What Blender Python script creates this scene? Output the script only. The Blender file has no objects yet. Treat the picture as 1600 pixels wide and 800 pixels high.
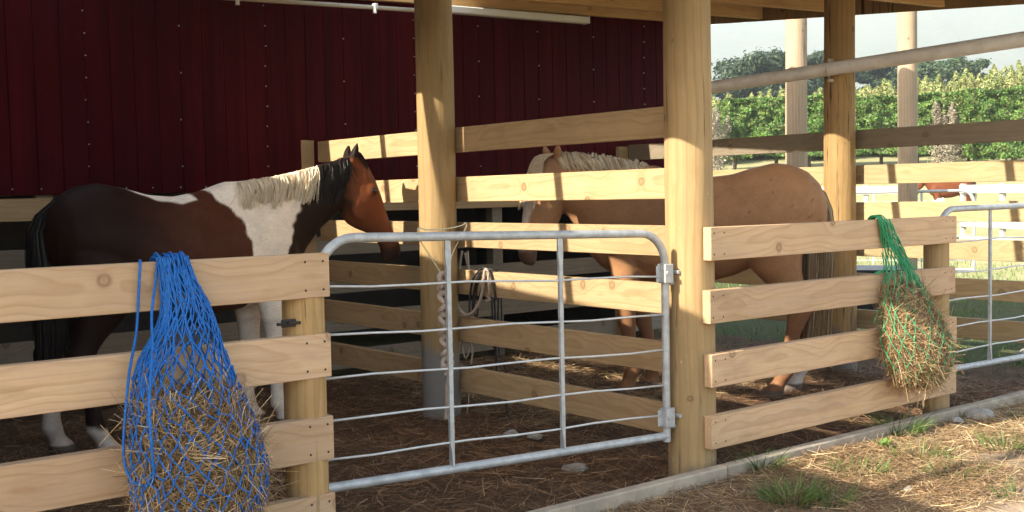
import bpy, bmesh, math, random
import numpy as np
from mathutils import Vector, Matrix
random.seed(7); RNG = np.random.default_rng(7)
scene = bpy.context.scene
COL = scene.collection
R = math.radians

# ------------------------------------------------------------------ helpers
def link(o, parent=None):
    COL.objects.link(o)
    if parent is not None: o.parent = parent
    return o
def tag(o, label=None, cat=None, group=None, kind=None):
    if label: o['label'] = label
    if cat: o['category'] = cat
    if group: o['group'] = group
    if kind: o['kind'] = kind
    return o
def empty(name, loc, rz=0, label=None, cat=None, group=None):
    o = bpy.data.objects.new(name, None); o.empty_display_size = .1
    o.location = loc; o.rotation_euler = (0, 0, rz)
    COL.objects.link(o)
    return tag(o, label, cat, group)
def mesh_obj(name, me, mats, parent=None):
    for m in (mats if isinstance(mats, (list, tuple)) else [mats]): me.materials.append(m)
    return link(bpy.data.objects.new(name, me), parent)

class MB:
    """vertex and face collector"""
    def __init__(s): s.v = []; s.f = []; s.m = []; s.c = []
    def add(s, v, f, mi=0, col=None):
        b = len(s.v); s.v += [tuple(p) for p in v]
        s.f += [tuple(i + b for i in q) for q in f]; s.m += [mi] * len(f)
        s.c += [col if col is not None else (1, 1, 1)] * len(v)
    def box(s, c, d, mi=0, M=None, ch=.0):
        bm = bmesh.new(); bmesh.ops.create_cube(bm, size=1)
        for v in bm.verts: v.co = Vector((v.co.x * d[0], v.co.y * d[1], v.co.z * d[2]))
        if ch: bmesh.ops.bevel(bm, geom=bm.edges[:], offset=ch, segments=1, affect='EDGES')
        vs = [Vector(v.co) for v in bm.verts]; bm.verts.index_update()
        fs = [[v.index for v in f.verts] for f in bm.faces]; bm.free()
        c = Vector(c)
        vs = [(M @ v if M else v) + c for v in vs]
        s.add(vs, fs, mi)
    def tube(s, pts, r, n=8, mi=0, caps=True, closed=False, col=None):
        P = [Vector(p) for p in pts]; N = len(P)
        rr = r if isinstance(r, (list, tuple)) else [r] * N
        T = []
        for i in range(N):
            a = P[i - 1] if (i > 0 or closed) else P[i]; b = P[(i + 1) % N] if (i < N - 1 or closed) else P[i]
            t = (b - a); T.append(t.normalized() if t.length > 1e-9 else Vector((0, 0, 1)))
        u = T[0].orthogonal().normalized(); vs = []
        for i in range(N):
            u = (u - T[i] * u.dot(T[i]))
            u = u.normalized() if u.length > 1e-6 else T[i].orthogonal().normalized()
            w = T[i].cross(u)
            for k in range(n):
                a = 2 * math.pi * k / n
                vs.append(P[i] + (u * math.cos(a) + w * math.sin(a)) * rr[i])
        fs = []
        for i in range(N if closed else N - 1):
            j = (i + 1) % N
            for k in range(n):
                l = (k + 1) % n
                fs.append((i * n + k, i * n + l, j * n + l, j * n + k))
        if caps and not closed:
            fs.append(tuple(range(n))[::-1]); fs.append(tuple((N - 1) * n + k for k in range(n)))
        s.add(vs, fs, mi, col)
    def loft(s, rings, mi=0, caps=True):
        n = len(rings[0]); vs = [p for r in rings for p in r]; fs = []
        for i in range(len(rings) - 1):
            for k in range(n):
                l = (k + 1) % n
                fs.append((i * n + k, i * n + l, (i + 1) * n + l, (i + 1) * n + k))
        if caps:
            fs.append(tuple(range(n))[::-1]); fs.append(tuple((len(rings) - 1) * n + k for k in range(n)))
        s.add(vs, fs, mi)
    def build(s, name, mats, parent=None, smooth=False, colors=False):
        me = bpy.data.meshes.new(name); me.from_pydata([tuple(v) for v in s.v], [], s.f)
        me.polygons.foreach_set('material_index', s.m)
        if smooth: me.polygons.foreach_set('use_smooth', [True] * len(s.f))
        if colors:
            a = me.color_attributes.new('Col', 'FLOAT_COLOR', 'POINT')
            a.data.foreach_set('color', [x for c in s.c for x in (c[0], c[1], c[2], 1)])
        me.update()
        return mesh_obj(name, me, mats, parent)
def smooth_path(pts, k=6):
    P = [Vector(p) for p in pts]; out = []
    for i in range(len(P) - 1):
        p0 = P[max(i - 1, 0)]; p1 = P[i]; p2 = P[i + 1]; p3 = P[min(i + 2, len(P) - 1)]
        for j in range(k):
            t = j / k
            out.append(.5 * ((2 * p1) + (p2 - p0) * t + (2 * p0 - 5 * p1 + 4 * p2 - p3) * t * t + (3 * p1 - p0 - 3 * p2 + p3) * t ** 3))
    out.append(P[-1]); return out
def quads_mesh(name, V, F, Cc, mats, parent=None, smooth=False):
    me = bpy.data.meshes.new(name)
    nv = len(V); nf = len(F); k = F.shape[1]
    me.vertices.add(nv); me.vertices.foreach_set('co', V.astype(np.float32).ravel())
    me.loops.add(nf * k); me.loops.foreach_set('vertex_index', F.astype(np.int32).ravel())
    me.polygons.add(nf); me.polygons.foreach_set('loop_start', np.arange(nf, dtype=np.int32) * k)
    if smooth: me.polygons.foreach_set('use_smooth', np.ones(nf, dtype=bool))
    if Cc is not None:
        a = me.color_attributes.new('Col', 'FLOAT_COLOR', 'POINT')
        a.data.foreach_set('color', np.concatenate([Cc, np.ones((nv, 1))], 1).astype(np.float32).ravel())
    me.update(); me.validate()
    return mesh_obj(name, me, mats, parent)
def ribbons(P, D, L, W, bend, col, seg=2, taper=.5, flat=None):
    """curved strips: returns V,F,C"""
    N = len(P); L = np.broadcast_to(L, (N,))[:, None]; W = np.broadcast_to(W, (N,))[:, None]
    D = D / np.linalg.norm(D, axis=1, keepdims=True)
    rv = RNG.normal(size=(N, 3)) if flat is None else np.broadcast_to(np.array(flat, float), (N, 3)) + RNG.normal(size=(N, 3)) * .35
    S = np.cross(D, rv); S /= np.linalg.norm(S, axis=1, keepdims=True) + 1e-9
    V = np.zeros((N, seg + 1, 2, 3))
    for k in range(seg + 1):
        t = k / seg
        c = P + D * L * t + bend * L * t * t
        w = W * (1 - taper * t) * .5
        V[:, k, 0] = c - S * w; V[:, k, 1] = c + S * w
    base = (np.arange(N) * (seg + 1) * 2)[:, None]
    F = np.concatenate([base + np.array([[2 * k, 2 * k + 1, 2 * k + 3, 2 * k + 2]]) for k in range(seg)], 1).reshape(-1, 4)
    Cc = np.repeat(col, (seg + 1) * 2, 0)
    return V.reshape(-1, 3), F, Cc
def join_vfc(parts):
    V = []; F = []; Cc = []; b = 0
    for v, f, c in parts:
        V.append(v); F.append(f + b); Cc.append(c); b += len(v)
    return np.concatenate(V), np.concatenate(F), np.concatenate(Cc)

# ------------------------------------------------------------------ materials
class NT:
    def __init__(s, name):
        s.m = bpy.data.materials.new(name); s.m.use_nodes = True
        s.t = s.m.node_tree; s.t.nodes.clear()
        s.out = s.n('ShaderNodeOutputMaterial'); s.b = s.n('ShaderNodeBsdfPrincipled')
        s.l(s.b.outputs[0], s.out.inputs[0])
    def n(s, typ, **kw):
        o = s.t.nodes.new(typ)
        for k, v in kw.items(): setattr(o, k, v)
        return o
    def l(s, a, b): s.t.links.new(a, b)
    def set(s, node, **kw):
        for k, v in kw.items(): node.inputs[k.replace('_', ' ')].default_value = v
        return node
    def math(s, op, a, b=None, clamp=False):
        o = s.n('ShaderNodeMath', operation=op, use_clamp=clamp)
        for i, x in enumerate((a, b)):
            if x is None: continue
            if isinstance(x, (int, float)): o.inputs[i].default_value = x
            else: s.l(x, o.inputs[i])
        return o.outputs[0]
    def ramp(s, fac, stops, interp='LINEAR'):
        r = s.n('ShaderNodeValToRGB'); r.color_ramp.interpolation = interp
        e = r.color_ramp.elements
        while len(e) < len(stops): e.new(.5)
        for i, (p, c) in enumerate(stops):
            e[i].position = p; e[i].color = (c[0], c[1], c[2], 1) if isinstance(c, (tuple, list)) else (c, c, c, 1)
        s.l(fac, r.inputs[0]); return r.outputs[0]
    def mix(s, fac, a, b, blend='MIX'):
        o = s.n('ShaderNodeMix', data_type='RGBA', blend_type=blend)
        if isinstance(fac, (int, float)): o.inputs[0].default_value = fac
        else: s.l(fac, o.inputs[0])
        for i, x in ((6, a), (7, b)):
            if isinstance(x, (tuple, list)): o.inputs[i].default_value = (*x[:3], 1)
            else: s.l(x, o.inputs[i])
        return o.outputs[2]
    def noise(s, vec=None, scale=5, detail=4, rough=.55, dist=0):
        o = s.n('ShaderNodeTexNoise'); o.inputs['Scale'].default_value = scale
        o.inputs['Detail'].default_value = detail; o.inputs['Roughness'].default_value = rough
        o.inputs['Distortion'].default_value = dist
        if vec is not None: s.l(vec, o.inputs['Vector'])
        return o.outputs[0]
    def mapping(s, vec, scale=(1, 1, 1), loc=(0, 0, 0)):
        o = s.n('ShaderNodeMapping'); o.inputs['Scale'].default_value = scale; o.inputs['Location'].default_value = loc
        s.l(vec, o.inputs['Vector']); return o.outputs[0]
    def bump(s, h, strength=.3, dist=.01):
        o = s.n('ShaderNodeBump'); o.inputs['Strength'].default_value = strength; o.inputs['Distance'].default_value = dist
        s.l(h, o.inputs['Height']); s.l(o.outputs[0], s.b.inputs['Normal'])
    def coords(s, kind='Object', rnd=True):
        t = s.n('ShaderNodeTexCoord').outputs[kind]
        if not rnd: return t
        oi = s.n('ShaderNodeObjectInfo').outputs['Random']
        k = s.n('ShaderNodeCombineXYZ')
        for i, f in enumerate((37.3, 11.7, 23.9)):
            s.l(s.math('MULTIPLY', oi, f), k.inputs[i])
        a = s.n('ShaderNodeVectorMath', operation='ADD'); s.l(t, a.inputs[0]); s.l(k.outputs[0], a.inputs[1])
        return a.outputs[0], oi
    def color(s, c): s.l(c, s.b.inputs['Base Color'])
    def rough(s, v):
        if isinstance(v, (int, float)): s.b.inputs['Roughness'].default_value = v
        else: s.l(v, s.b.inputs['Roughness'])

def wood(name, pale, mid, dark, axis='X', rings=26, knots=2.4, stain=None, rough=.75, green=None, crack=0.0, splash=None, weather=None):
    """pine timber: growth rings round an off-centre pith, knots, fine fibres"""
    g = NT(name)
    vec, rnd = g.coords()
    obj = g.n('ShaderNodeTexCoord').outputs['Object']
    sx = g.n('ShaderNodeSeparateXYZ'); g.l(obj, sx.inputs[0])
    ax = {'X': 0, 'Z': 2}[axis]; a = sx.outputs[ax]
    b = sx.outputs[1]; c = sx.outputs[2 if ax == 0 else 0]
    off = g.math('MULTIPLY', rnd, 17.0)
    along = g.math('ADD', a, off)
    # knot field (flat cells on the face plane)
    kv = g.n('ShaderNodeCombineXYZ'); g.l(along, kv.inputs[0]); g.l(g.math('ADD', c, off), kv.inputs[1])
    if ax == 2: g.l(g.math('ADD', b, off), kv.inputs[2])
    vo = g.n('ShaderNodeTexVoronoi'); vo.inputs['Scale'].default_value = knots
    kw = g.n('ShaderNodeVectorMath', operation='ADD'); g.l(kv.outputs[0], kw.inputs[0])
    kn = g.n('ShaderNodeTexNoise'); kn.inputs['Scale'].default_value = 14; g.l(kv.outputs[0], kn.inputs['Vector'])
    ks = g.n('ShaderNodeVectorMath', operation='SCALE'); g.l(kn.outputs['Color'], ks.inputs[0]); ks.inputs['Scale'].default_value = .02
    g.l(ks.outputs[0], kw.inputs[1]); g.l(kw.outputs[0], vo.inputs['Vector'])
    if ax == 2: pass
    else: vo.voronoi_dimensions = '2D'
    d = vo.outputs['Distance']
    bulge = g.math('POWER', 2.718, g.math('MULTIPLY', d, -17.0))
    # rings
    wob = g.n('ShaderNodeCombineXYZ'); g.l(g.math('MULTIPLY', along, 1.1), wob.inputs[0]); g.l(off, wob.inputs[1])
    w1 = g.noise(wob.outputs[0], 1.5, 2, .5)
    wob2 = g.mapping(vec, (1.6, 9, 9) if ax == 0 else (9, 9, 1.6))
    w2 = g.noise(wob2, 1.0, 3, .5)
    bb = g.math('ADD', b, g.math('ADD', .07, g.math('MULTIPLY', w1, .05)))
    cc = g.math('ADD', c, g.math('MULTIPLY', g.math('SUBTRACT', w1, .5), .22 if ax == 0 else .06))
    rr = g.math('SQRT', g.math('ADD', g.math('MULTIPLY', bb, bb), g.math('MULTIPLY', cc, cc)))
    rr = g.math('ADD', rr, g.math('MULTIPLY', w2, .018))
    rr = g.math('ADD', rr, g.math('MULTIPLY', bulge, .034 if ax == 0 else .025))
    ph = g.math('MULTIPLY', rr, rings * 4.0)
    saw = g.math('FRACT', ph)
    ring = g.ramp(saw, [(0, 0), (.55, .15), (.88, 1), (1, 0)])
    fib = g.noise(g.mapping(vec, (3, 110, 110) if ax == 0 else (110, 110, 3)), 1, 3, .6)
    blot = g.noise(vec, 2.3, 4, .6)
    base = g.mix(g.math('MULTIPLY', ring, .62), pale, mid)
    base = g.mix(g.math('MULTIPLY', g.math('SUBTRACT', fib, .38), 1.1, True), base, mid)
    base = g.mix(g.math('MULTIPLY', g.math('SUBTRACT', blot, .45), 1.2, True), base, tuple(.72 * x for x in mid))
    hue = g.math('MULTIPLY', g.math('SUBTRACT', rnd, .5), .28)
    base = g.mix(.5, base, base)
    hs = g.n('ShaderNodeHueSaturation'); g.l(base, hs.inputs['Color']); g.l(g.math('ADD', 1.0, hue), hs.inputs['Value'])
    base = hs.outputs[0]
    if green:
        gn = g.noise(g.mapping(vec, (1.3, 1.3, .8)), 2.2, 5, .65)
        base = g.mix(g.math('MULTIPLY', g.math('SUBTRACT', gn, .42), 2.2, True), base, green)
    dirt = g.noise(g.mapping(vec, (1.4, 5, 5) if ax == 0 else (5, 5, 1.4)), 1.6, 7, .72)
    base = g.mix(g.math('MULTIPLY', g.math('SUBTRACT', dirt, .52), 1.9, True), base, tuple(.5 * x for x in mid))
    kr = g.ramp(d, [(0, .55), (.022, .35), (.036, 1), (.044, .75), (.062, 0)])
    base = g.mix(g.math('MULTIPLY', kr, .72), base, dark)
    halo = g.math('MULTIPLY', bulge, .35, True)
    base = g.mix(halo, base, tuple(.6 * m + .4 * k for m, k in zip(mid, dark)))
    if weather:
        wn = g.noise(g.mapping(vec, (2, 30, 30) if ax == 0 else (30, 30, 2)), 1, 4, .7)
        base = g.mix(g.math('MULTIPLY', g.math('SUBTRACT', wn, .4), 1.6, True), base, weather)
    if crack:
        cn = g.noise(g.mapping(vec, (26, 26, 1.1)), 1, 4, .65)
        cr = g.ramp(cn, [(0, 0), (.62, 0), (.66, 1), (1, 1)])
        base = g.mix(g.math('MULTIPLY', cr, crack), base, dark)
    if splash:                       # mud splashed up the foot of the post
        geo = g.n('ShaderNodeNewGeometry'); sp = g.n('ShaderNodeSeparateXYZ'); g.l(geo.outputs['Position'], sp.inputs[0])
        sn = g.noise(g.mapping(vec, (1, 1, .45)), 13, 6, .75)
        lim = g.math('SUBTRACT', g.math('ADD', splash[0] - .12, g.math('MULTIPLY', sn, .52)), sp.outputs[2])
        base = g.mix(g.math('MULTIPLY', lim, 9.0, True), base, splash[1])
    # white flecks (sap, dust, droppings)
    fl = g.noise(g.mapping(vec, (22, 60, 34)), 1, 1, .5)
    base = g.mix(g.ramp(fl, [(0, 0), (.79, 0), (.82, .7), (1, .7)]), base, tuple(min(.8, 1.5 * x) for x in pale))
    g.color(base)
    h = g.math('ADD', g.math('MULTIPLY', fib, .6), g.math('MULTIPLY', ring, -.25))
    h = g.math('ADD', h, g.math('MULTIPLY', kr, -.5))
    g.bump(h, .35, .004); g.rough(rough)
    g.b.inputs['Specular IOR Level'].default_value = .25
    return g.m

def simple(name, col, rough=.6, metal=0, var=.15, scale=12, bump=.15, bdist=.003, col2=None, spec=.4, objspace=True):
    g = NT(name); vec, rnd = g.coords()
    n = g.noise(vec, scale, 5, .6)
    c2 = col2 or tuple(max(0, x * (1 - 2.2 * var)) for x in col)
    g.color(g.mix(g.ramp(n, [(.3, 0), (.7, 1)]), c2, col)); g.rough(rough)
    g.b.inputs['Metallic'].default_value = metal; g.b.inputs['Specular IOR Level'].default_value = spec
    if bump: g.bump(g.noise(vec, scale * 4, 4, .6), bump, bdist)
    return g.m
def attr_mat(name, rough=.65, spec=.3, trans=0, noise_amt=0, scale=30, bump=0, sheen=0):
    g = NT(name); a = g.n('ShaderNodeVertexColor'); a.layer_name = 'Col'
    c = a.outputs[0]
    if noise_amt:
        vec = g.coords(rnd=False); n = g.noise(vec, scale, 4, .6)
        c = g.mix(g.math('MULTIPLY', n, noise_amt), c, (0, 0, 0)) if False else g.mix(noise_amt, c, g.mix(n, (0, 0, 0), c), 'MIX')
        if bump: g.bump(n, bump, .004)
    g.color(c); g.rough(rough); g.b.inputs['Specular IOR Level'].default_value = spec
    if sheen: g.b.inputs['Sheen Weight'].default_value = sheen; g.b.inputs['Sheen Roughness'].default_value = .4
    if trans:
        tr = g.n('ShaderNodeBsdfTranslucent'); g.l(c, tr.inputs[0]); mx = g.n('ShaderNodeMixShader')
        mx.inputs[0].default_value = trans; g.l(g.b.outputs[0], mx.inputs[1]); g.l(tr.outputs[0], mx.inputs[2]); g.l(mx.outputs[0], g.out.inputs[0])
    return g.m

M = {}
M['front'] = wood('sawn_pine', (.58, .39, .23), (.42, .245, .125), (.16, .078, .036), rings=15, weather=(.43, .30, .205))
M['rail'] = wood('golden_pine', (.45, .315, .175), (.335, .205, .095), (.12, .06, .025), rings=20)
M['rail2'] = wood('treated_pine', (.44, .325, .175), (.32, .215, .10), (.13, .075, .035), rings=20, weather=(.28, .22, .14))
M['beam'] = wood('roof_pine', (.60, .37, .165), (.46, .26, .10), (.18, .09, .035), rings=18)
M['post'] = wood('round_pole', (.42, .285, .14), (.29, .175, .07), (.10, .05, .022), axis='Z', rings=7, knots=3.4, green=(.26, .185, .085), crack=.75, weather=(.30, .21, .115), splash=(-.02, (.24, .19, .135)))
M['post_mud'] = wood('muddy_pole', (.42, .28, .13), (.28, .17, .065), (.10, .05, .022), axis='Z', rings=7, knots=3.4, green=(.26, .18, .08), crack=.75, weather=(.29, .20, .105), splash=(.33, (.20, .185, .17)))
M['post_far'] = wood('grey_pole', (.36, .275, .185), (.26, .19, .12), (.11, .07, .045), axis='Z', rings=9, knots=3.0, crack=.4)
M['post_dark'] = wood('stained_pole', (.44, .28, .12), (.28, .165, .065), (.04, .022, .012), axis='Z', rings=8, knots=2.6, green=(.24, .15, .06), crack=.9, splash=(.2, (.17, .15, .13)))
M['oldrail'] = wood('weathered_shaded_pine', (.27, .215, .15), (.20, .15, .095), (.08, .05, .03), rings=20, weather=(.17, .14, .10))  # weathered tone, also darkened to stand in for shade on the top rail
M['greyrail'] = wood('grey_board', (.30, .25, .19), (.22, .175, .125), (.09, .06, .04), rings=20)
M['whiterail'] = simple('weathered_white_board', (.40, .375, .325), .7, var=.12, scale=6)
M['nail'] = simple('nail_head', (.05, .04, .035), .6, .4)
M['zinc'] = simple('galvanised_steel', (.52, .53, .53), .45, .25, .16, 28, .06, .001)
M['wire'] = simple('galvanised_wire', (.66, .66, .65), .45, .3, .1, 28, 0)
M['blue'] = simple('blue_cord', (.006, .15, .53), .55, 0, .22, 90, .3, .001)
M['green'] = simple('green_cord', (.055, .40, .17), .55, 0, .22, 90, .3, .001)
M['rope'] = simple('pale_rope', (.46, .36, .29), .85, 0, .2, 120, .6, .002)
M['twine'] = simple('baling_twine', (.62, .55, .36), .7, 0, .15, 60, 0)
M['black'] = simple('black_webbing', (.018, .018, .02), .55, 0, .2, 60, .2, .001)
M['red'] = None
M['enamel'] = simple('white_enamel', (.78, .78, .76), .35, 0, .04, 6, 0)
M['conduit'] = simple('cream_conduit', (.55, .48, .38), .45, 0, .1, 10, 0)
M['pipe'] = simple('grey_plastic_pipe', (.86, .82, .78), .42, 0, .12, 9, .06, .002, spec=.5)
M['trough'] = simple('black_plastic', (.02, .021, .024), .4, 0, .2, 9, .05)
M['stone'] = simple('pale_stone', (.44, .41, .36), .85, 0, .2, 14, .5, .01)
M['strand'] = attr_mat('dry_strands', .6, .25, .18)
M['leaf'] = attr_mat('leaves', .5, .3, .3)
M['hair'] = attr_mat('horse_hair', .45, .35, .12)
def coat_mat():
    g = NT('horse_coat'); a = g.n('ShaderNodeVertexColor'); a.layer_name = 'Col'; c = a.outputs[0]
    vec = g.coords(rnd=False)
    hair = g.noise(g.mapping(vec, (38, 60, 150)), 1, 4, .7); patch = g.noise(vec, 6, 6, .65); fine = g.noise(vec, 170, 3, .6)
    k = g.math('ADD', g.math('MULTIPLY', hair, .55), g.math('ADD', g.math('MULTIPLY', patch, .75), g.math('MULTIPLY', fine, .35)))
    hs = g.n('ShaderNodeHueSaturation'); g.l(c, hs.inputs['Color']); g.l(g.math('ADD', .12, g.math('MULTIPLY', k, 1.06)), hs.inputs['Value'])
    dust = g.math('MULTIPLY', g.math('SUBTRACT', g.noise(vec, 3.3, 7, .7),   .5), .32, True)
    g.color(g.mix(dust, hs.outputs[0], (.26, .19, .13))); g.rough(.5); g.b.inputs['Specular IOR Level'].default_value = .10
    g.bump(g.math('ADD', hair, fine), .30, .004); return g.m
M['coat'] = coat_mat()
M['eye'] = simple('horse_eye', (.006, .004, .003), .06, 0, .1, 5, 0, spec=.8)
M['bark'] = simple('bark', (.16, .12, .09), .9, 0, .25, 6, .5, .02)
M['tarp'] = simple('white_tarp', (.60, .60, .60), .5, 0, .06, 3, .2, .02)
M['tin'] = simple('dark_blocking_sheet', (.13, .11, .10), .5, .3, .15, 5, 0)

def red_cladding():
    g = NT('red_stained_boards'); vec, rnd = g.coords()
    n = g.noise(g.mapping(vec, (14, 14, .5)), 1, 5, .65)
    n2 = g.noise(g.mapping(vec, (1.6, 1.6, .6)), 1.4, 5, .65)
    fine = g.noise(g.mapping(vec, (70, 70, 2.5)), 1, 3, .6)
    c = g.mix(g.ramp(n, [(.3, 0), (.72, 1)]), (.036, .0020, .0036), (.080, .0042, .0066))
    c = g.mix(g.math('MULTIPLY', g.math('SUBTRACT', n2, .42), 1.6, True), c, (.022, .0018, .0035))
    g.color(c); g.rough(.7); g.b.inputs['Specular IOR Level'].default_value = .04
    g.bump(fine, .25, .004); return g.m
M['red'] = red_cladding()

def ground_mat(name, a, b, c, sc=1.0, bump=.5, pebble=None):
    g = NT(name); vec = g.coords(rnd=False)
    n = g.noise(vec, 1.2 * sc, 7, .65); n2 = g.noise(vec, 9 * sc, 6, .7); n3 = g.noise(vec, 60 * sc, 4, .7)
    col = g.mix(g.ramp(n, [(.35, 0), (.65, 1)]), a, b)
    col = g.mix(g.ramp(n2, [(.42, 0), (.7, 1)]), col, c)
    col = g.mix(g.math('MULTIPLY', n3, .45), col, tuple(.45 * x for x in a))
    g.color(col); g.rough(.95); g.b.inputs['Specular IOR Level'].default_value = .12
    g.bump(g.math('ADD', n2, g.math('MULTIPLY', n3, .5)), bump, .03)
    return g.m
M['bedding'] = ground_mat('trodden_bedding', (.15, .09, .052), (.20, .125, .075), (.09, .053, .032), 1.6, .9)
M['dirt'] = ground_mat('dry_dirt', (.30, .22, .145), (.22, .15, .095), (.40, .32, .235), 1.2, .5)
M['field'] = ground_mat('dry_pasture', (.30, .275, .14), (.36, .32, .18), (.20, .225, .085), .25, .3)

# ------------------------------------------------------------------ camera
cam = bpy.data.cameras.new('Camera'); camo = link(bpy.data.objects.new('Camera', cam)); scene.camera = camo
cam.sensor_width = 36; cam.lens = 36 * 1754 / 1600; cam.clip_end = 6000; cam.clip_start = .05
CAMPOS = np.array([-3.707, -3.415, 1.30])
RM = np.array([[.7836, -.0498, .6193], [-.6210, -.0317, .7832], [-.0194, -.9983, -.0558]])
right, down, fwd = RM[:, 0], RM[:, 1], RM[:, 2]
right = right / np.linalg.norm(right); fwd = fwd - right * (fwd @ right); fwd /= np.linalg.norm(fwd); down = np.cross(fwd, right)
camo.matrix_world = Matrix(((right[0], -down[0], -fwd[0], CAMPOS[0]), (right[1], -down[1], -fwd[1], CAMPOS[1]), (right[2], -down[2], -fwd[2], CAMPOS[2]), (0, 0, 0, 1)))
def ray(px, py): return right * (px - 800) + down * (py - 400) + fwd * 1754
def at(px, py, d): return CAMPOS + ray(px, py) * (d / 1754)
def onY(px, py, y): r = ray(px, py); return CAMPOS + r * ((y - CAMPOS[1]) / r[1])
def onX(px, py, x): r = ray(px, py); return CAMPOS + r * ((x - CAMPOS[0]) / r[0])

# ------------------------------------------------------------------ light
SUN_EL = 32.0; DY = -.08
sun = bpy.data.lights.new('Sun', 'SUN'); sun.energy = 5.0; sun.angle = R(.5); sun.color = (1, .93, .80)
so = link(bpy.data.objects.new('Sun', sun)); so.location = (-8, 0, 8)
dirv = Vector((math.cos(R(SUN_EL)), DY * math.cos(R(SUN_EL)), -math.sin(R(SUN_EL)))).normalized()
so.rotation_euler = dirv.to_track_quat('-Z', 'Y').to_euler()
w = bpy.data.worlds.new('World'); scene.world = w; w.use_nodes = True
nt = w.node_tree; nt.nodes.clear()
sky = nt.nodes.new('ShaderNodeTexSky'); sky.sky_type = 'NISHITA'; sky.sun_disc = False
sky.sun_elevation = R(SUN_EL); sky.sun_rotation = math.atan2(-dirv.x, -dirv.y) ; sky.altitude = 0; sky.air_density = 1.0; sky.dust_density = 1.5; sky.ozone_density = 1
bg = nt.nodes.new('ShaderNodeBackground'); bg.inputs[1].default_value = .15
ow = nt.nodes.new('ShaderNodeOutputWorld'); tint = nt.nodes.new('ShaderNodeMix'); tint.data_type = 'RGBA'; tint.blend_type = 'MULTIPLY'; tint.inputs[0].default_value = 1; tint.inputs[7].default_value = (1.0, .905, .78, 1)
nt.links.new(sky.outputs[0], tint.inputs[6]); nt.links.new(tint.outputs[2], bg.inputs[0]); nt.links.new(bg.outputs[0], ow.inputs[0])
vs = scene.view_settings; vs.view_transform = 'Standard'; vs.look = 'None'; vs.gamma = 1; vs.exposure = 1.95
scene.render.engine = 'CYCLES'
scene.cycles.max_bounces = 8; scene.cycles.diffuse_bounces = 4; scene.cycles.transparent_max_bounces = 12

# ------------------------------------------------------------------ ground
def vnoise(x, y, s, seed=0):
    x = x * s + seed * 17.3; y = y * s + seed * 5.1
    return (np.sin(x * 1.7 + np.sin(y * 1.3 + 1) * 1.2) + np.sin(y * 2.1 + np.sin(x * .9) * 1.7) + .6 * np.sin((x + y) * 3.3 + np.sin(x * 2.3 - y) * 1.3)) / 2.6
def terrain(x, y):
    d = (x - CAMPOS[0]) * fwd[0] + (y - CAMPOS[1]) * fwd[1]; d = d / math.hypot(fwd[0], fwd[1])
    z = np.interp(d, [-1e5, 22, 40, 55, 66, 150, 500, 5000], [-.03, -.03, .25, 2.2, 3.2, 6, 9, 9])
    return z + np.where(d > 30, vnoise(x, y, .15) * .15, 0)
def heightgrid(name, xs, ys, zf, mat, kind='structure'):
    Xg, Yg = np.meshgrid(xs, ys, indexing='ij'); Z = zf(Xg, Yg)
    V = np.stack([Xg, Yg, Z], -1).reshape(-1, 3); ny = len(ys)
    i, j = np.meshgrid(np.arange(len(xs) - 1), np.arange(ny - 1), indexing='ij'); b = (i * ny + j).ravel()
    F = np.stack([b, b + ny, b + ny + 1, b + 1], 1)
    o = quads_mesh(name, V, F, None, mat, smooth=True); tag(o, kind=kind); return o
gx = np.concatenate([[-4000, -1500, -500, -200, -100, -50, -30], np.arange(-20, 140, 2.5), [160, 200, 300, 500, 900, 1800, 4000]])
heightgrid('ground', gx, gx, terrain, M['field'])
BED = lambda x, y: .008 + .014 * vnoise(x, y, 3.1) + .010 * vnoise(x, y, 9, 2) + .004 * vnoise(x, y, 27, 3)
heightgrid('stall_floor', np.arange(-6, 3.95, .05), np.arange(-.165, 3.75, .05), BED, M['bedding'])
DIRT = lambda x, y: np.minimum(.045, .03 + .02 * np.clip((x + .6), -1, 1)) + .010 * vnoise(x, y, 2.3, 4) + .006 * vnoise(x, y, 8, 5) - np.clip(-(y + 1.6), 0, 30) * .004
heightgrid('dirt_path', np.concatenate([np.arange(-9, -1.5, .3), np.arange(-1.5, 4.2, .05), np.arange(4.3, 12, .3)]), np.concatenate([np.arange(-9, -1.8, .3), np.arange(-1.8, -.19, .045), [-.19]]), DIRT, M['dirt'])
M['turf'] = ground_mat('shaded_turf', (.075, .085, .030), (.11, .10, .045), (.055, .07, .022), .8, .5)  # darker green, the roof's shade over the near yard put into the colour
heightgrid('yard_turf', np.arange(3.96, 9.6, .2), np.arange(-1.0, 9, .2), lambda x, y: -.012 + .012 * vnoise(x, y, 2, 1), M['turf'])
def ridge(name, D, lo, hi, prof, mat, depth):
    px = np.linspace(lo, hi, 90); rows = 16; V = []
    for i, x_ in enumerate(px):
        yt = np.interp(x_, [p_[0] for p_ in prof], [p_[1] for p_ in prof]) + 2.5 * math.sin(x_ * .05) + 1.5 * math.sin(x_ * .13 + 1)
        for j in range(rows):
            t = j / (rows - 1); p_ = at(x_, 288, D + depth * (t - 1)); top = at(x_, yt, D)[2]
            V.append((p_[0], p_[1], 2 + (top - 2) * t ** 1.25 + 5 * math.sin(i * .9 + j) * math.sin(j * 1.3 + i * .35) * t * (1 - t) * 3))
        p_ = at(x_, 288, D + depth); V.append((p_[0], p_[1], 0))
    V = np.array(V); n_ = rows + 1; i, j = np.meshgrid(np.arange(89), np.arange(rows), indexing='ij'); b_ = (i * n_ + j).ravel()
    o = quads_mesh(name, V, np.stack([b_, b_ + n_, b_ + n_ + 1, b_ + 1], 1), None, mat, smooth=True); tag(o, kind='structure')
M['hill'] = ground_mat('hill_scrub', (.075, .085, .045), (.05, .065, .032), (.11, .10, .06), .01, .0)
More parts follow.
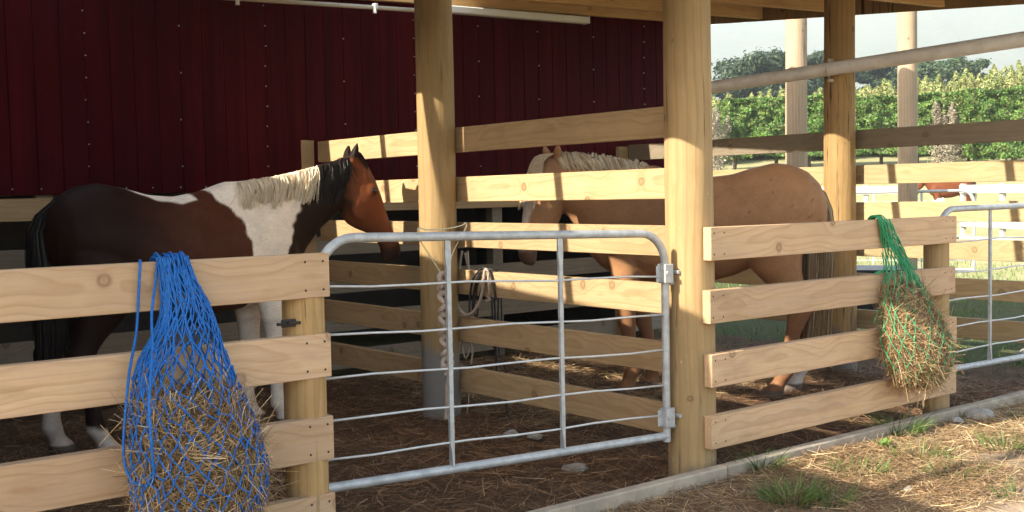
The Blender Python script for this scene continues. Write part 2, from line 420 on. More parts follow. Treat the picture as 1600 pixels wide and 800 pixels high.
ridge('hills', 1500, 200, 2300, [(200, 120), (1000, 60), (1150, 36), (1240, 24), (1400, -30), (1600, -60), (1900, -20), (2300, 60)], M['hill'], 700)
hb = MB(); hb.box((500, 700, 168), (5200, 4600, 352))
hm = bpy.data.materials.new('air'); hm.use_nodes = True; ht = hm.node_tree; ht.nodes.clear(); ho = ht.nodes.new('ShaderNodeOutputMaterial'); hv = ht.nodes.new('ShaderNodeVolumePrincipled')
hv.inputs['Color'].default_value = (.78, .89, 1, 1); hv.inputs['Density'].default_value = .00042; ht.links.new(hv.outputs[0], ho.inputs['Volume'])
hz_o = hb.build('haze', hm); tag(hz_o, kind='stuff')
M['kerb'] = simple('concrete_edging', (.45, .375, .285), .9, 0, .2, 9, .5, .006)
for i, (x0, x1) in enumerate(((-8, -2.45), (-2.445, -.008), (0, 2.05), (2.056, 8))):
    k = MB(); k.box((0, 0, 0), (x1 - x0, .055, .30), ch=.006)
    o = k.build('kerb', M['kerb']); o.location = ((x0 + x1) / 2, -.1875, -.05 + random.uniform(-.003, .003)); o.rotation_euler = (0, 0, random.uniform(-.002, .002)); tag(o, kind='structure')

# ------------------------------------------------------------------ timber
def board(name, L, H, T, mat, parent, loc, rz=0, nails=(), face=-1, ry=0):
    """board along local x; nails = local x positions, on the local -y (face=-1) side"""
    b = MB(); b.box((0, 0, 0), (L, T, H), ch=.0025)
    for nx in nails:
        for nz in (-H * .32, H * .32):
            q = [(nx + .0042 * math.cos(a), face * (T / 2 + .0007), nz + random.uniform(-.012, .012) * 0 + .0042 * math.sin(a)) for a in np.linspace(0, 2 * math.pi, 9)[:-1]]
            b.add(q, [tuple(range(8))], 1)
    o = b.build(name, [mat, M['nail']], parent); o.location = loc; o.rotation_euler = (0, ry, rz)
    return o
def pole(name, x, y, r, z0, z1, mat, label, group=None, lean=(0, 0), parent=None, taper=.06, cat='post'):
    b = MB(); n = 28; K = 14; rings = []; s0 = random.uniform(0, 10)
    for i in range(K + 1):
        t = i / K; z = (z1 - z0) * t
        rr = r * (1 - taper * (t - .4))
        ring = []
        for k in range(n):
            a = 2 * math.pi * k / n
            wob = 1 + .012 * math.sin(3 * a + s0 + z * 1.3) + .010 * math.sin(5 * a - z * 2 + s0) + .012 * math.sin(2 * a + 2 * z + s0)
            ring.append((lean[0] * z + rr * wob * math.cos(a) + .004 * math.sin(z * 2 + s0), lean[1] * z + rr * wob * math.sin(a), z))
        rings.append(ring)
    b.loft(rings)
    o = b.build(name, mat, parent, smooth=True); o.location = (x, y, z0)
    e = o.modifiers.new('edge', 'EDGE_SPLIT'); e.split_angle = R(50)
    if label: tag(o, label, cat, group)
    return o
ROOFZ = lambda x, y: 2.62 + .08 * (y - 2.83) + .03 * x     # purlin undersides
G1 = 'round timber posts of the stable'
pole('round_post', 0, 0, .106, -.1, ROOFZ(0, 0) + .13, M['post'], 'thick round pine post the stall gate hinges on, beside the right board panel', G1)
pole('round_post', 0, 1.96, .110, -.1, ROOFZ(0, 1.96) + .13, M['post_mud'], 'round pine post with grey muddy foot behind the gate, rope hanging before it', G1, lean=(-.004, -.006))
pole('round_post', 2.985, 1.33, .108, -.1, ROOFZ(3, 1.33) + .13, M['post_dark'], 'dark stained cracked round post carrying the sloping grey pipe', G1)
GB = 'free standing poles behind the stable'
YX = [onY(1245, 290, 3.9)[0], onY(1418, 290, 3.80)[0]]
pole('yard_pole', YX[0], 3.90, .112, -.1, 3.66, M['post_far'], 'tall bare pole behind the stable, seen left of the dark stained post', GB)
pole('yard_pole', YX[1], 3.80, .108, -.1, 3.70, M['post_far'], 'tall bare pole behind the stable, seen right of the dark stained post', GB)
pole('yard_pole', YX[0] - 2.0, 4.0, .105, -.1, 3.66, M['post_far'], 'tall bare pole hidden behind the end of the red wall', GB)

# front fences
def rail_fence_x(name, label, x0, x1, tops, ycen, postx, H=.145, T=.045, mat='front', nail_off=.05):
    f = empty(name, ((x0 + x1) / 2, ycen, 0), 0, label, 'fence'); cx = (x0 + x1) / 2
    for i, t in enumerate(tops):
        L = x1 - x0 - random.uniform(0, .012); nl = [p - cx + dx for p in postx for dx in (-.03, .035)]
        board('rail', L, H, T, M[mat], f, (random.uniform(-.006, .006), -.0775 * 0, t - H / 2), 0, nl, ry=random.uniform(-.003, .003))
    return f
fl = rail_fence_x('board_fence', 'front board fence at the left, blue hay net hung over its top rail', -4.7, -1.885, (1.117, .853, .578, .314), -.1225, (-1.945, -3.9))
p = pole('fence_post', .0, .0, .072, -.1, 1.105, M['post_dark'], None, parent=fl); p.location = (-1.953 + 3.2925, .0505, -.1)
p = pole('fence_post', .0, .0, .072, -.1, 1.10, M['post'], None, parent=fl); p.location = (-3.9 + 3.2925, .0505, -.1)
lt = MB(); lt.tube([(-.06, 0, 0), (.05, 0, 0)], .007, 8); lt.tube([(-.015, 0, 0), (-.015, -.03, .012)], .005, 6); lt.box((.0, .012, 0), (.07, .006, .035), ch=.002)
o = lt.build('bolt_latch', M['nail'], fl); o.location = (-1.995 - .035 + 3.2925, -.005, .893); o.scale = (.75, .75, .75)
fr = rail_fence_x('board_fence', 'front board fence at the right, green hay net hung over its top rail', -.04, 1.94, (1.134, .860, .583, .312), -.1295, (.015, 1.86))
p = pole('fence_post', 0, 0, .068, -.1, 1.115, M['post'], None, parent=fr); p.location = (1.865 - .95, .0525, -.1)

# divider fences run along Y
def rail_fence_y(name, label, x, y0, y1, tops, H, T, mat, posts=(), cut=None):
    f = empty(name, (x, (y0 + y1) / 2, 0), 0, label, 'fence'); cy = (y0 + y1) / 2
    for i, t in enumerate(tops):
        board('rail', y1 - y0, H, T, M['oldrail' if (i == 0 and mat == 'rail2') else mat], f, (T / 2, random.uniform(-.004, .004), t - H / 2), R(90), [p - cy for p in posts], face=1, ry=random.uniform(-.002, .002))
    return f
d1 = rail_fence_y('divider_fence', 'golden pine divider between the two stalls, behind the gate', .10, -.015, 3.55, (1.686, 1.400, 1.137, .862, .585, .293), .143, .042, 'rail', (0, .05, 1.94, 1.99, 3.5))
b = MB(); b.box((0, 0, 0), (.10, .09, 1.80), ch=.003); o = b.build('fence_post', M['rail'], d1); o.location = (-.052, 3.60 - 1.725, .795); 
d2 = rail_fence_y('divider_fence', 'board divider on the far side of the light brown horse', 3.10, .06, 3.55, (1.695, 1.449, 1.190, .942, .690, .432), .132, .042, 'rail2', (1.30, 1.36, 3.5))
b = MB(); b.box((0, 0, 0), (.10, .09, 1.78), ch=.003); o = b.build('fence_post', M['rail2'], d2); o.location = (-.052, 3.60 - 1.805, .79)

# back fence below the cladding
bf = empty('board_fence', (.0, 3.62, 0), 0, 'low board fence under the red wall at the back of the stalls', 'fence')
for t in (1.325, 1.02, .745, .47, .20):
    board('rail', 7.3, .135, .04, M['rail' if t > 1.2 else 'greyrail'], bf, (-.05, .02, t - .068), 0, (), ry=0)
for x in (-3.3, -1.7, .0, 1.75, 3.45):
    b = MB(); b.box((0, 0, 0), (.1, .09, 1.45), ch=.003); o = b.build('fence_post', M['greyrail'], bf); o.location = (x, .09, .66)

# red wall
def cladding():
    b = MB(); x = -3.7; z0, z1 = 1.345, 2.95; pitch = .150; y = 3.60
    while x < 3.70 - 1e-6:
        x2 = min(x + pitch, 3.70); j = random.uniform(-.0012, .0012); g = .0045
        v = []; prof = [(x, .006), (x + g, 0 + j), (x2 - g, 0 + j), (x2, .006)]
        for (px, py) in prof: v += [(px, y + py, z0 + .0), (px, y + py, z1)]
        b.add(v, [(0, 2, 3, 1), (2, 4, 5, 3), (4, 6, 7, 5)], 0)
        x = x2
    b.box((0, y + .035, (z0 + z1) / 2), (7.4, .03, z1 - z0), 0)
    def screw(sx, sz):
        b.tube([(sx, y - .005, sz), (sx, y + .004, sz)], .0042, 7, 1)
    for i in range(43): screw(-3.6 + i * .17 + random.uniform(-.01, .01), z0 + .035)
    for kx, st in ((-2.05, .30), (-1.45, .135), (-.85, .30), (-.25, .135), (.35, .30), (.95, .135), (1.55, .27), (2.15, .27), (2.75, .27), (3.35, .135), (-2.65, .135)):
        z = z0 + .17
        while z < 2.75: screw(kx + random.uniform(-.006, .006), z); z += st
    w_ = b.build('wall_cladding', [M['red'], M['zinc']], None); return w_
wr = empty('red_wall', (0, 3.62, 0), 0, 'dark red boarded barn wall with rows of screws behind both stalls', 'wall')
cl = cladding(); cl.parent = wr; cl.location = (0, -3.62, 0)
# unseen end wall and back room, added to keep the stable dark
def plain_wall(name, label, c, d, mat):
    b = MB(); b.box((0, 0, 0), d, ch=.004); o = b.build(name, mat); o.location = c; tag(o, label, 'wall'); return o
plain_wall('end_shade_wall', 'unseen dark red end wall added to keep the left stall dark', (-3.85, 1.75, 1.22), (.06, 3.9, 2.44), M['red'])
plain_wall('shade_wall', 'added dark rear wall shutting out light behind the red wall', (-.2, 6.2, 1.2), (7.4, .08, 2.5), M['tin'])
plain_wall('shade_wall', 'added dark side wall behind the red wall at its right end', (3.40, 4.95, 1.2), (.06, 2.4, 2.5), M['tin'])
plain_wall('shade_wall', 'added dark side wall behind the red wall at its left end', (-3.85, 4.95, 1.2), (.06, 2.4, 2.5), M['tin'])
plain_wall('shade_roof', 'added dark roof keeping sun off the space behind the red wall', (-.2, 4.97, 2.50), (7.5, 2.6, .05), M['tin'])

# ------------------------------------------------------------------ roof
roof = empty('stable_roof', (0, 1.4, 2.6), 0, 'low pitched stable roof on pine purlins, with clear panels', 'roof')
def roof_sheet(name, x0, x1, y0, y1, mat):
    b = MB(); v = []
    for dz in (.142, .150):
        for (x, y) in ((x0, y0), (x1, y0), (x1, y1), (x0, y1)): v.append((x, y - 1.4, ROOFZ(x, y) + dz - 2.6))
    b.add(v, [(0, 3, 2, 1), (4, 5, 6, 7), (0, 1, 5, 4), (1, 2, 6, 5), (2, 3, 7, 6), (3, 0, 4, 7)])
    return b.build(name, mat, roof)
g = NT('clear_roof_panel'); tp = g.n('ShaderNodeBsdfTransparent'); tp.inputs[0].default_value = (.97, .97, .95, 1); mx = g.n('ShaderNodeMixShader'); mx.inputs[0].default_value = .9
g.b.inputs['Base Color'].default_value = (.7, .72, .7, 1); g.b.inputs['Roughness'].default_value = .3
g.l(g.b.outputs[0], mx.inputs[1]); g.l(tp.outputs[0], mx.inputs[2]); g.l(mx.outputs[0], g.out.inputs[0])
M['clear'] = g.m
YF, YB = -.90, 3.80
S1 = (-2.80, -1.36); S2 = (.15, 1.24)
M['under'] = simple('roof_underlay', (.16, .10, .06), .7, 0, .2, 5, 0)
roof_sheet('roof_sheet', -6.5, S1[0], .10, YB, M['under']); roof_sheet('roof_sheet', -6.5, -3.50, YF, .096, M['under']); roof_sheet('clear_panel', -3.496, S1[0], YF, .096, M['clear']); roof_sheet('roof_sheet', S1[1], S2[0], YF, YB, M['under']); roof_sheet('roof_sheet', S2[1], 4.06, YF, YB, M['under'])  # short front clear panel added to let sun onto the dirt before the kerb
roof_sheet('clear_panel', S1[0] + .004, S1[1] - .004, YF, YB, M['clear']); roof_sheet('clear_panel', S2[0] + .004, S2[1] - .004, YF, YB, M['clear'])
for py in (-.53, .31, 1.15, 1.99, 2.83, 3.55):
    x0, x1 = -6.4, 3.985; L = x1 - x0; cx = (x0 + x1) / 2
    o = board('purlin', L, .138, .045, M['beam'], roof, (cx, py - 1.4, ROOFZ(cx, py) + .070 - 2.6), 0, (), ry=-math.atan(.03))
b = MB(); v = []  # unseen beam added to lower the shadow edge on the divider
for x in (-1.355, -1.31):
    for (y, dz) in ((YF, -.055), (1.94, -.055), (1.94, .137), (YF, .137)): v.append((x, y - 1.4, ROOFZ(x, y) + dz - 2.6))
b.add(v, [(3, 2, 1, 0), (4, 5, 6, 7), (0, 1, 5, 4), (2, 3, 7, 6), (1, 2, 6, 5), (3, 0, 4, 7)]); b.build('shadow_rafter', M['beam'], roof)
b = MB(); v = []
for x in (4.03, 4.055):
    for (y, dz) in ((YF, -.01), (YB, -.01), (YB, .16), (YF, .16)): v.append((x, y - 1.4, ROOFZ(x, y) + dz - 2.6))
b.add(v, [(0, 1, 2, 3), (7, 6, 5, 4), (0, 4, 5, 1), (2, 6, 7, 3), (1, 5, 6, 2), (3, 7, 4, 0)]); b.build('barge_board', M['post_dark'], roof)

# light, conduit
lp = onY(916, 32, 3.47); lq = onY(690, 14, 3.47)
b = MB(); Lf = float(np.linalg.norm(lp - lq)); b.box((0, 0, 0), (Lf, .075, .055), 0, ch=.008)
lf = empty('fluorescent_light', tuple((lp + lq) / 2), 0, 'long white unlit fluorescent batten under the roof beam', 'light')
o = b.build('light_body', M['enamel'], lf); ang = math.atan2(lp[2] - lq[2], lp[0] - lq[0]); o.rotation_euler = (0, -ang, 0)
for sx in (-1, 1):
    c_ = MB(); c_.box((0, 0, 0), (.018, .079, .059), ch=.004); e = c_.build('end_cap', M['enamel'], lf); e.location = (sx * Lf / 2 * math.cos(ang), 0, sx * Lf / 2 * math.sin(ang)); e.rotation_euler = (0, -ang, 0)
c0 = onY(655, 16.5, 3.47); c1 = onY(200, -14, 3.47); mid = (c0 + c1) / 2
cd = empty('conduit', tuple(mid), 0, 'thin cream conduit running under the roof beam with drop clips', 'pipe')
b = MB(); b.tube([tuple(c0 - mid + (.1, 0, .003)), tuple(c1 - mid)], .016, 10); b.build('conduit_pipe', M['conduit'], cd, smooth=True)
for px, py in ((586, 10), (372, -4)):
    q = onY(px, py, 3.47) - mid; b = MB(); b.box((q[0], q[1], q[2]), (.03, .04, .04), ch=.004); b.tube([(q[0] - .01, q[1] - .01, q[2] - .01), (q[0] - .01, q[1] - .01, q[2] - .05)], [.012, .015], 8)
    b.build('clip', M['enamel'], cd, smooth=False)

# sloping grey pipe on the dark post
pp = empty('drain_pipe', (2.85, 1.33, 2.12), 0, 'long grey plastic pipe sloping across the dark stained post', 'pipe')
pa = onX(1085, 140.5, 2.845); pb = onX(1640, 55, 2.845)
b = MB(); b.tube([tuple(pa + (pa - pb) * -.02 - (2.85, 1.33, 2.12)), tuple(pb + (pb - pa) * .1 - (2.85, 1.33, 2.12))], .0465, 20); o = b.build('pipe_length', M['pipe'], pp, smooth=True)
o.modifiers.new('e', 'EDGE_SPLIT').split_angle = R(50)
b = MB(); q = onX(1297, 110, 2.845) - np.array((2.85, 1.33, 2.12))
b.tube([(q[0] - .0 - .047 * math.cos(a), q[1], q[2] + .047 * math.sin(a)) for a in np.linspace(-1.6, 1.6, 12)], .004, 6)
for s in (-1, 1): b.tube([(q[0] + .03, q[1], q[2] + s * .068), (q[0] - .015, q[1], q[2] + s * .068)], .012, 8)
b.build('pipe_bracket', M['conduit'], pp)

# ------------------------------------------------------------------ gates
def arc(c, r, a0, a1, n=8): return [(c[0] + r * math.cos(a), 0, c[1] + r * math.sin(a)) for a in np.linspace(a0, a1, n)]
def make_gate(name, label, A, B, zl, zr, hinges=True):
    """A free end, B hinge end; zl, zr = (bottom, top) at both ends"""
    A = Vector(A); B = Vector(B); d = B - A; Lg = d.length; rz = math.atan2(d.y, d.x)
    t = empty(name, (A.x, A.y, 0), rz, label, 'gate', 'galvanised field gates')
    r = .0175; rc = .14
    zb = lambda x: zl[0] + (zr[0] - zl[0]) * x / Lg; zt = lambda x: zl[1] + (zr[1] - zl[1]) * x / Lg
    b = MB()
    path = [(0, 0, zb(0) - .01), (0, 0, zt(0) - rc)] + arc((rc, zt(0) - rc), rc, math.pi, math.pi / 2)[1:] + [(Lg - rc, 0, zt(Lg))] + arc((Lg - rc, zt(Lg) - rc), rc, math.pi / 2, 0)[1:] + [(Lg, 0, zb(Lg) - .025)]
    b.tube(path, r, 14); b.tube([(.0, 0, zb(0)), (Lg, 0, zb(Lg))], r, 14)
    b.build('gate_frame', M['zinc'], t, smooth=True).modifiers.new('e', 'EDGE_SPLIT').split_angle = R(60)
    tops = (.983, .808, .656, .506, .365); bots = (.925, .755, .602, .450, .318)
    for za, zc in zip(tops, bots):
        if zl[1] - zr[1] < .02: zc = za - .005
        w_ = MB(); pts = [(Lg * k / 8, 0, za + (zc - za) * k / 8 + .004 * math.sin(k * 1.7 + za * 9)) for k in range(9)]
        w_.tube(pts, .0045, 7); w_.build('gate_wire', M['wire'], t, smooth=True)
    for sx in (.535, 1.07):
        s_ = MB(); z0, z1 = zb(sx), zt(sx)
        rings = []
        for z, wx, wy in ((z0 + .012, .004, .014), (z0 + .07, .006, .010), (z0 + .10, .009, .007), (z1 - .12, .009, .007), (z1 - .08, .013, .005), (z1 - .012, .012, .004)):
            rings.append([(sx - wx, -wy - .002, z), (sx + wx, -wy - .002, z), (sx + wx, wy - .002, z), (sx - wx, wy - .002, z)])
        s_.loft(rings); s_.build('gate_stay', M['zinc'], t)
    if hinges:
        for hz in (.938, .304):
            h = MB(); h.box((Lg, -.004, hz), (.052, .05, .085), ch=.004); h.box((Lg + .045, .004, hz), (.06, .006, .078), ch=.002)
            h.box((Lg - .036, .0, hz), (.03, .006, .07), ch=.002)
            h.tube([(Lg + .035, 0, hz - .05), (Lg + .035, 0, hz + .03)], .0085, 8)
            h.tube([(Lg + .03, .0, hz - .045), (Lg + .11, .012, hz - .045)], .009, 8)
            for bx in (-.012, .05): h.tube([(Lg + bx, -.037, hz + .004), (Lg + bx, -.0, hz + .004)], .009, 6)
            h.build('hinge', M['zinc'], t)
    return t
make_gate('stall_gate', 'galvanised wire gate between the left board fence and the thick post', (-1.797, .104, 0), (-.155, .004, 0), (.262, 1.152), (.222, 1.117))
make_gate('stall_gate', 'galvanised wire gate at the right edge, beyond the green hay net', (1.955, -.04, 0), (3.60, -.04, 0), (.270, 1.165), (.243, 1.168))
# ------------------------------------------------------------------ strands on the floor
def scatter_ground(name, n, xr, yr, zf, cols, L, W, lift, dens=None, label=None):
    x = RNG.uniform(*xr, n); y = RNG.uniform(*yr, n)
    if dens is not None:
        keep = RNG.uniform(size=n) < dens(x, y); x, y = x[keep], y[keep]; n = len(x)
    z = zf(x, y) + RNG.uniform(.0, lift, n)
    a = RNG.uniform(0, 2 * math.pi, n)
    D = np.stack([np.cos(a), np.sin(a), RNG.normal(0, .16, n)], 1)
    bend = np.stack([RNG.normal(0, .25, n), RNG.normal(0, .25, n), RNG.normal(0, .10, n)], 1)
    ci = RNG.integers(0, len(cols), n); col = np.array(cols)[ci] * RNG.uniform(.6, 1.25, (n, 1))
    V, F, Cc = ribbons(np.stack([x, y, z], 1), D, RNG.uniform(L[0], L[1], n), RNG.uniform(W[0], W[1], n), bend, col, flat=(0, 0, 1))
    o = quads_mesh(name, V, F, Cc, M['strand']); tag(o, label, None, None, 'stuff'); return o
brown = [(.24, .13, .068), (.33, .19, .10), (.17, .09, .05), (.42, .27, .15), (.28, .15, .075)]
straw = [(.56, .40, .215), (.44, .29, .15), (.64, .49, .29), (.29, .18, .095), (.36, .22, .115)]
scatter_ground('straw_bedding', 34000, (-2.6, 3.3), (-.14, 3.5), BED, brown, (.04, .16), (.0025, .005), .03)
scatter_ground('straw_bedding', 9000, (.2, 2.6), (1.2, 3.4), BED, straw, (.05, .18), (.0025, .005), .045)  # paler straw laid where the sun patches fall, their brightness in its colour
dd = lambda x, y: np.clip(.25 + .9 * vnoise(x, y, 2.4, 7) + .55 * np.exp(-((y + .35) / .45) ** 2), .05, 1) * np.where(x > 2.0, .35, 1) * np.where(y < -1.2, .4, 1)
scatter_ground('loose_straw', 60000, (-1.2, 3.2), (-1.7, -.21), DIRT, straw, (.03, .14), (.002, .0045), .022, dd)

# grass tufts
scatter_ground('loose_straw', 9000, (-1.4, .9), (-1.1, -.22), DIRT, [(.30, .19, .10), (.22, .13, .07), (.40, .27, .15), (.15, .09, .05)], (.03, .13), (.002, .0045), .03)
def tuft(px, py, r, n, h, label, spread=1.0, name='grass_tuft'):
    rr = ray(px, py); t_ = (.045 - CAMPOS[2]) / rr[2]; c = CAMPOS + rr * t_
    a = RNG.uniform(0, 2 * math.pi, n); q = r * np.sqrt(RNG.uniform(0, 1, n)); 
    P = np.stack([q * np.cos(a), q * np.sin(a) * .8, np.zeros(n)], 1)
    D = np.stack([np.cos(a) * RNG.uniform(0, .9, n) * spread, np.sin(a) * RNG.uniform(0, .9, n) * spread, np.ones(n)], 1)
    bend = np.stack([np.cos(a) * .45, np.sin(a) * .45, -RNG.uniform(.05, .5, n)], 1) * RNG.uniform(.3, 1.2, (n, 1))
    pal = np.array([(.085, .155, .035), (.12, .20, .045), (.06, .115, .028), (.20, .23, .085)])
    col = pal[RNG.integers(0, 4, n)] * RNG.uniform(.7, 1.25, (n, 1))
    V, F, Cc = ribbons(P, D, h * RNG.uniform(.4, 1.15, n), RNG.uniform(.004, .008, n), bend, col, seg=3, taper=.85)
    o = quads_mesh(name, V, F, Cc, M['leaf']); zz = float(DIRT(np.array(c[0]), np.array(c[1])))
    o.location = (c[0], c[1], zz - .004); tag(o, label, 'grass', 'grass tufts on the dirt before the kerb'); return o
for a in ((1405, 676, .13, 230, .15, 'bright green grass tuft hard against the kerb below the green net'),
          (1187, 735, .085, 110, .13, 'small dark green grass tuft against the kerb, right of the thick post'),
          (1238, 783, .12, 330, .115, 'broad dark grass tuft in the straw at the bottom of the view'),
          (1300, 790, .07, 70, .12, 'small grass tuft beside the broad dark tuft at the bottom'),
          (1347, 742, .12, 190, .09, 'sparse grass tuft in the middle of the straw'),
          (1440, 716, .13, 120, .10, 'low yellowish grass patch in the lit straw'),
          (1490, 745, .13, 120, .08, 'low grass patch at the edge of the bare dirt'),
          (1570, 700, .11, 90, .12, 'thin grass tuft on the bare dirt near the right edge'),
          (1590, 778, .08, 60, .08, 'thin grass tuft at the bottom right corner'),
          (1600, 655, .08, 80, .08, 'small grass tuft by the kerb at the right edge'),
          (1505, 655, .04, 50, .07, 'tiny grass tuft beside the pale stone at the kerb')): tuft(*a)
def weed(px, py, label):
    rr = ray(px, py); t_ = (.045 - CAMPOS[2]) / rr[2]; c = CAMPOS + rr * t_; b = MB()
    for k in range(11):
        a = k * 2.4; l = .05 + .03 * random.random(); w_ = .018; el = random.uniform(.3, 1.1)
        d = Vector((math.cos(a) * math.cos(el), math.sin(a) * math.cos(el), math.sin(el))); s = d.cross(Vector((0, 0, 1))).normalized()
        b.add([(0, 0, 0), d * l * .5 + s * w_, d * l + Vector((0, 0, -.008)), d * l * .5 - s * w_], [(0, 1, 2, 3)], 0, (.16, .27, .06))
    o = b.build('weed', M['leaf'], colors=True); o.location = (c[0], c[1], .045); tag(o, label, 'plant')
weed(1328, 692, 'small broad leaved weed at the foot of the kerb'); weed(1378, 700, 'low broad leaved weed in the lit straw')
# grass in the yard beyond the right divider
def yard_grass(n=26000):
    x = RNG.uniform(3.3, 14, n); y = RNG.uniform(-.3, 12, n)
    k = (vnoise(x, y, 1.1, 3) > -.35) & (RNG.uniform(size=n) < np.interp(x, [3, 7, 14], [1, .8, .35])); x, y = x[k], y[k]; n = len(x)
    P = np.stack([x, y, terrain(x, y) - .005], 1); D = np.stack([RNG.normal(0, .5, n), RNG.normal(0, .5, n), np.ones(n)], 1)
    pal = np.array([(.09, .17, .03), (.13, .22, .05), (.20, .24, .08), (.07, .13, .03)])
    col = pal[RNG.integers(0, 4, n)] * RNG.uniform(.7, 1.2, (n, 1))
    V, F, Cc = ribbons(P, D, RNG.uniform(.04, .13, n), RNG.uniform(.006, .014, n), RNG.normal(0, .3, (n, 3)), col, taper=.8)
    o = quads_mesh('yard_grass', V, F, Cc, M['leaf']); tag(o, kind='stuff')
yard_grass()
# stones
def stone(x, y, z, s, label, flat=.5):
    bm = bmesh.new(); bmesh.ops.create_icosphere(bm, subdivisions=3, radius=1); sd = random.uniform(0, 9)
    for v in bm.verts:
        n = math.sin(v.co.x * 3 + sd) * math.cos(v.co.y * 2.7 + sd) + .5 * math.sin(v.co.z * 5 + v.co.x * 4 + sd)
        v.co *= 1 + .16 * n; v.co.z *= flat
        for ax in range(3): v.co[ax] = round(v.co[ax] * 3.2) / 3.2 * .35 + v.co[ax] * .65
        v.co *= s
    me = bpy.data.meshes.new('stone'); bm.to_mesh(me); bm.free()
    o = mesh_obj('stone', me, M['stone']); o.location = (x, y, z); o.rotation_euler = (0, 0, sd); tag(o, label, 'stone', 'loose stones'); return o
stone(1.95, -.28, .06, .085, 'largest pale stone lying against the kerb at the right', .45)
stone(1.74, -.27, .06, .035, 'small pale stone just left of the largest stone at the kerb', .6)
stone(.35, -.86, .055, .022, 'small grey pebble in the straw at the bottom edge', .8)
stone(-.09, 1.20, .03, .042, 'pale stone on the stall floor behind the gate wires', .5)
stone(-.03, 1.07, .03, .04, 'brownish flat stone beside the pale one on the stall floor', .35)
stone(-.30, .45, .02, .06, 'flat grey stone sunk in the bedding near the gate rail', .3)
stone(4.25, .62, .05, .09, 'pale stone in the grass beyond the right gate', .6)

# ------------------------------------------------------------------ hay nets
def profile(tab, z):
    tab = sorted(tab); zs = [t[0] for t in tab]
    return [float(np.interp(z, zs, [t[k] for t in tab])) for k in range(1, len(tab[0]))]
def surf(tab, th, z):
    cx, cy, a, b_ = profile(tab, z); c, s = math.cos(th), math.sin(th)
    return Vector((cx + a * math.copysign(abs(c) ** .85, c), min(cy + b_ * math.copysign(abs(s) ** .85, s), -.158 if True else 9), z))
def net_mesh(tab, ztop, zbot, ncol, nrow, r, mat, parent, jit=.006, zpow=1.0, droop=0):
    b = MB(); nodes = {}
    for j in range(nrow + 1):
        t = j / nrow
        for i in range(ncol):
            z = ztop + (zbot - ztop) * (t ** zpow) + random.uniform(-.010, .010) * (1 if 0 < j < nrow else 0)
            th = 2 * math.pi * (i + (.5 if j % 2 else 0) + random.uniform(-.16, .16)) / ncol
            p = surf(tab, th, z); p += Vector((random.uniform(-jit, jit), random.uniform(-jit, 0), random.uniform(-jit, jit))) * (.5 if t < .25 else 1)
            p.y = min(p.y, -.155)
            nodes[i, j] = p
    for j in range(nrow):
        for i in range(ncol):
            for k in ((i, (i - 1) % ncol) if j % 2 == 0 else (i, (i + 1) % ncol)):
                p, q = nodes[i, j], nodes[k, j + 1]; mid = (p + q) / 2 + Vector((random.uniform(-1, 1), random.uniform(-1, .2), random.uniform(-1, .4))) * .12 * (p - q).length
                mid.y = min(mid.y, -.154)
                b.tube(smooth_path([p, mid, q], 2), r * random.uniform(.8, 1.1), 5, caps=False)
            if j > 0: # knot
                p = nodes[i, j]; b.tube([p + Vector((0, 0, -r * 1.6)), p, p + Vector((0, 0, r * 1.6))], [r * .9, r * 1.9, r * .9], 5)
    return b.build('net', mat, parent, smooth=True)
def hay_mesh(name, tab, ztop, zbot, n, label, cols, core, bias=0):
    root = empty(name, (0, 0, 0), 0, label, 'hay')
    b = MB(); K = 12; n_ = 26; rings = []
    for k in range(K + 1):
        z = ztop + (zbot - ztop) * k / K; f = .90 if 0 < k < K else .5
        cx, cy, a, bb = profile(tab, z); ring = []
        for i in range(n_):
            th = 2 * math.pi * i / n_; s = f * (1 + .06 * math.sin(5 * th + k * 1.7) + .05 * math.sin(9 * th - k * 2.3))
            ring.append((cx + a * s * math.cos(th), min(cy + bb * s * math.sin(th), -.155), z))
        rings.append(ring)
    b.loft(rings); b.build('hay_core', M['haycore'], root, smooth=True)
    th = RNG.uniform(0, 2 * math.pi, n); zz = zbot + (ztop - zbot) * RNG.beta(1.25, 1.35, n)
    P = np.array([list(surf(tab, t, z)) for t, z in zip(th, zz)])
    cen = np.array([[*profile(tab, z)[:2], z] for z in zz]); inw = RNG.uniform(.76, .965, (n, 1)); P = cen + (P - cen) * inw; P[:, 1] = np.minimum(P[:, 1], -.155)
    Nn = P - cen; Nn /= np.linalg.norm(Nn, axis=1, keepdims=True) + 1e-6
    D = RNG.normal(size=(n, 3)); D -= Nn * (D * Nn).sum(1, keepdims=True) * .75; D[:, 2] -= .15
    D /= np.linalg.norm(D, axis=1, keepdims=True)
    bend = RNG.normal(0, .5, (n, 3)) - Nn * .22
    L = RNG.uniform(.03, .095, n); pal = np.array(cols); col = pal[RNG.integers(0, len(cols), n)] * RNG.uniform(.6, 1.2, (n, 1))
    P = P - D * L[:, None] * .5
    V, F, Cc = ribbons(P, D, L, RNG.uniform(.0012, .0034, n), bend, col, seg=3, taper=.4)
    V[:, 1] = np.minimum(V[:, 1], -.1475)
    quads_mesh('hay_stalks', V, F, Cc, M['strand'], root); return root
M['haycore'] = simple('packed_hay', (.20, .125, .06), .9, 0, .3, 55, .8, .01)
haycols = [(.60, .43, .23), (.48, .31, .155), (.68, .53, .32), (.30, .175, .085), (.54, .36, .18), (.22, .13, .065)]
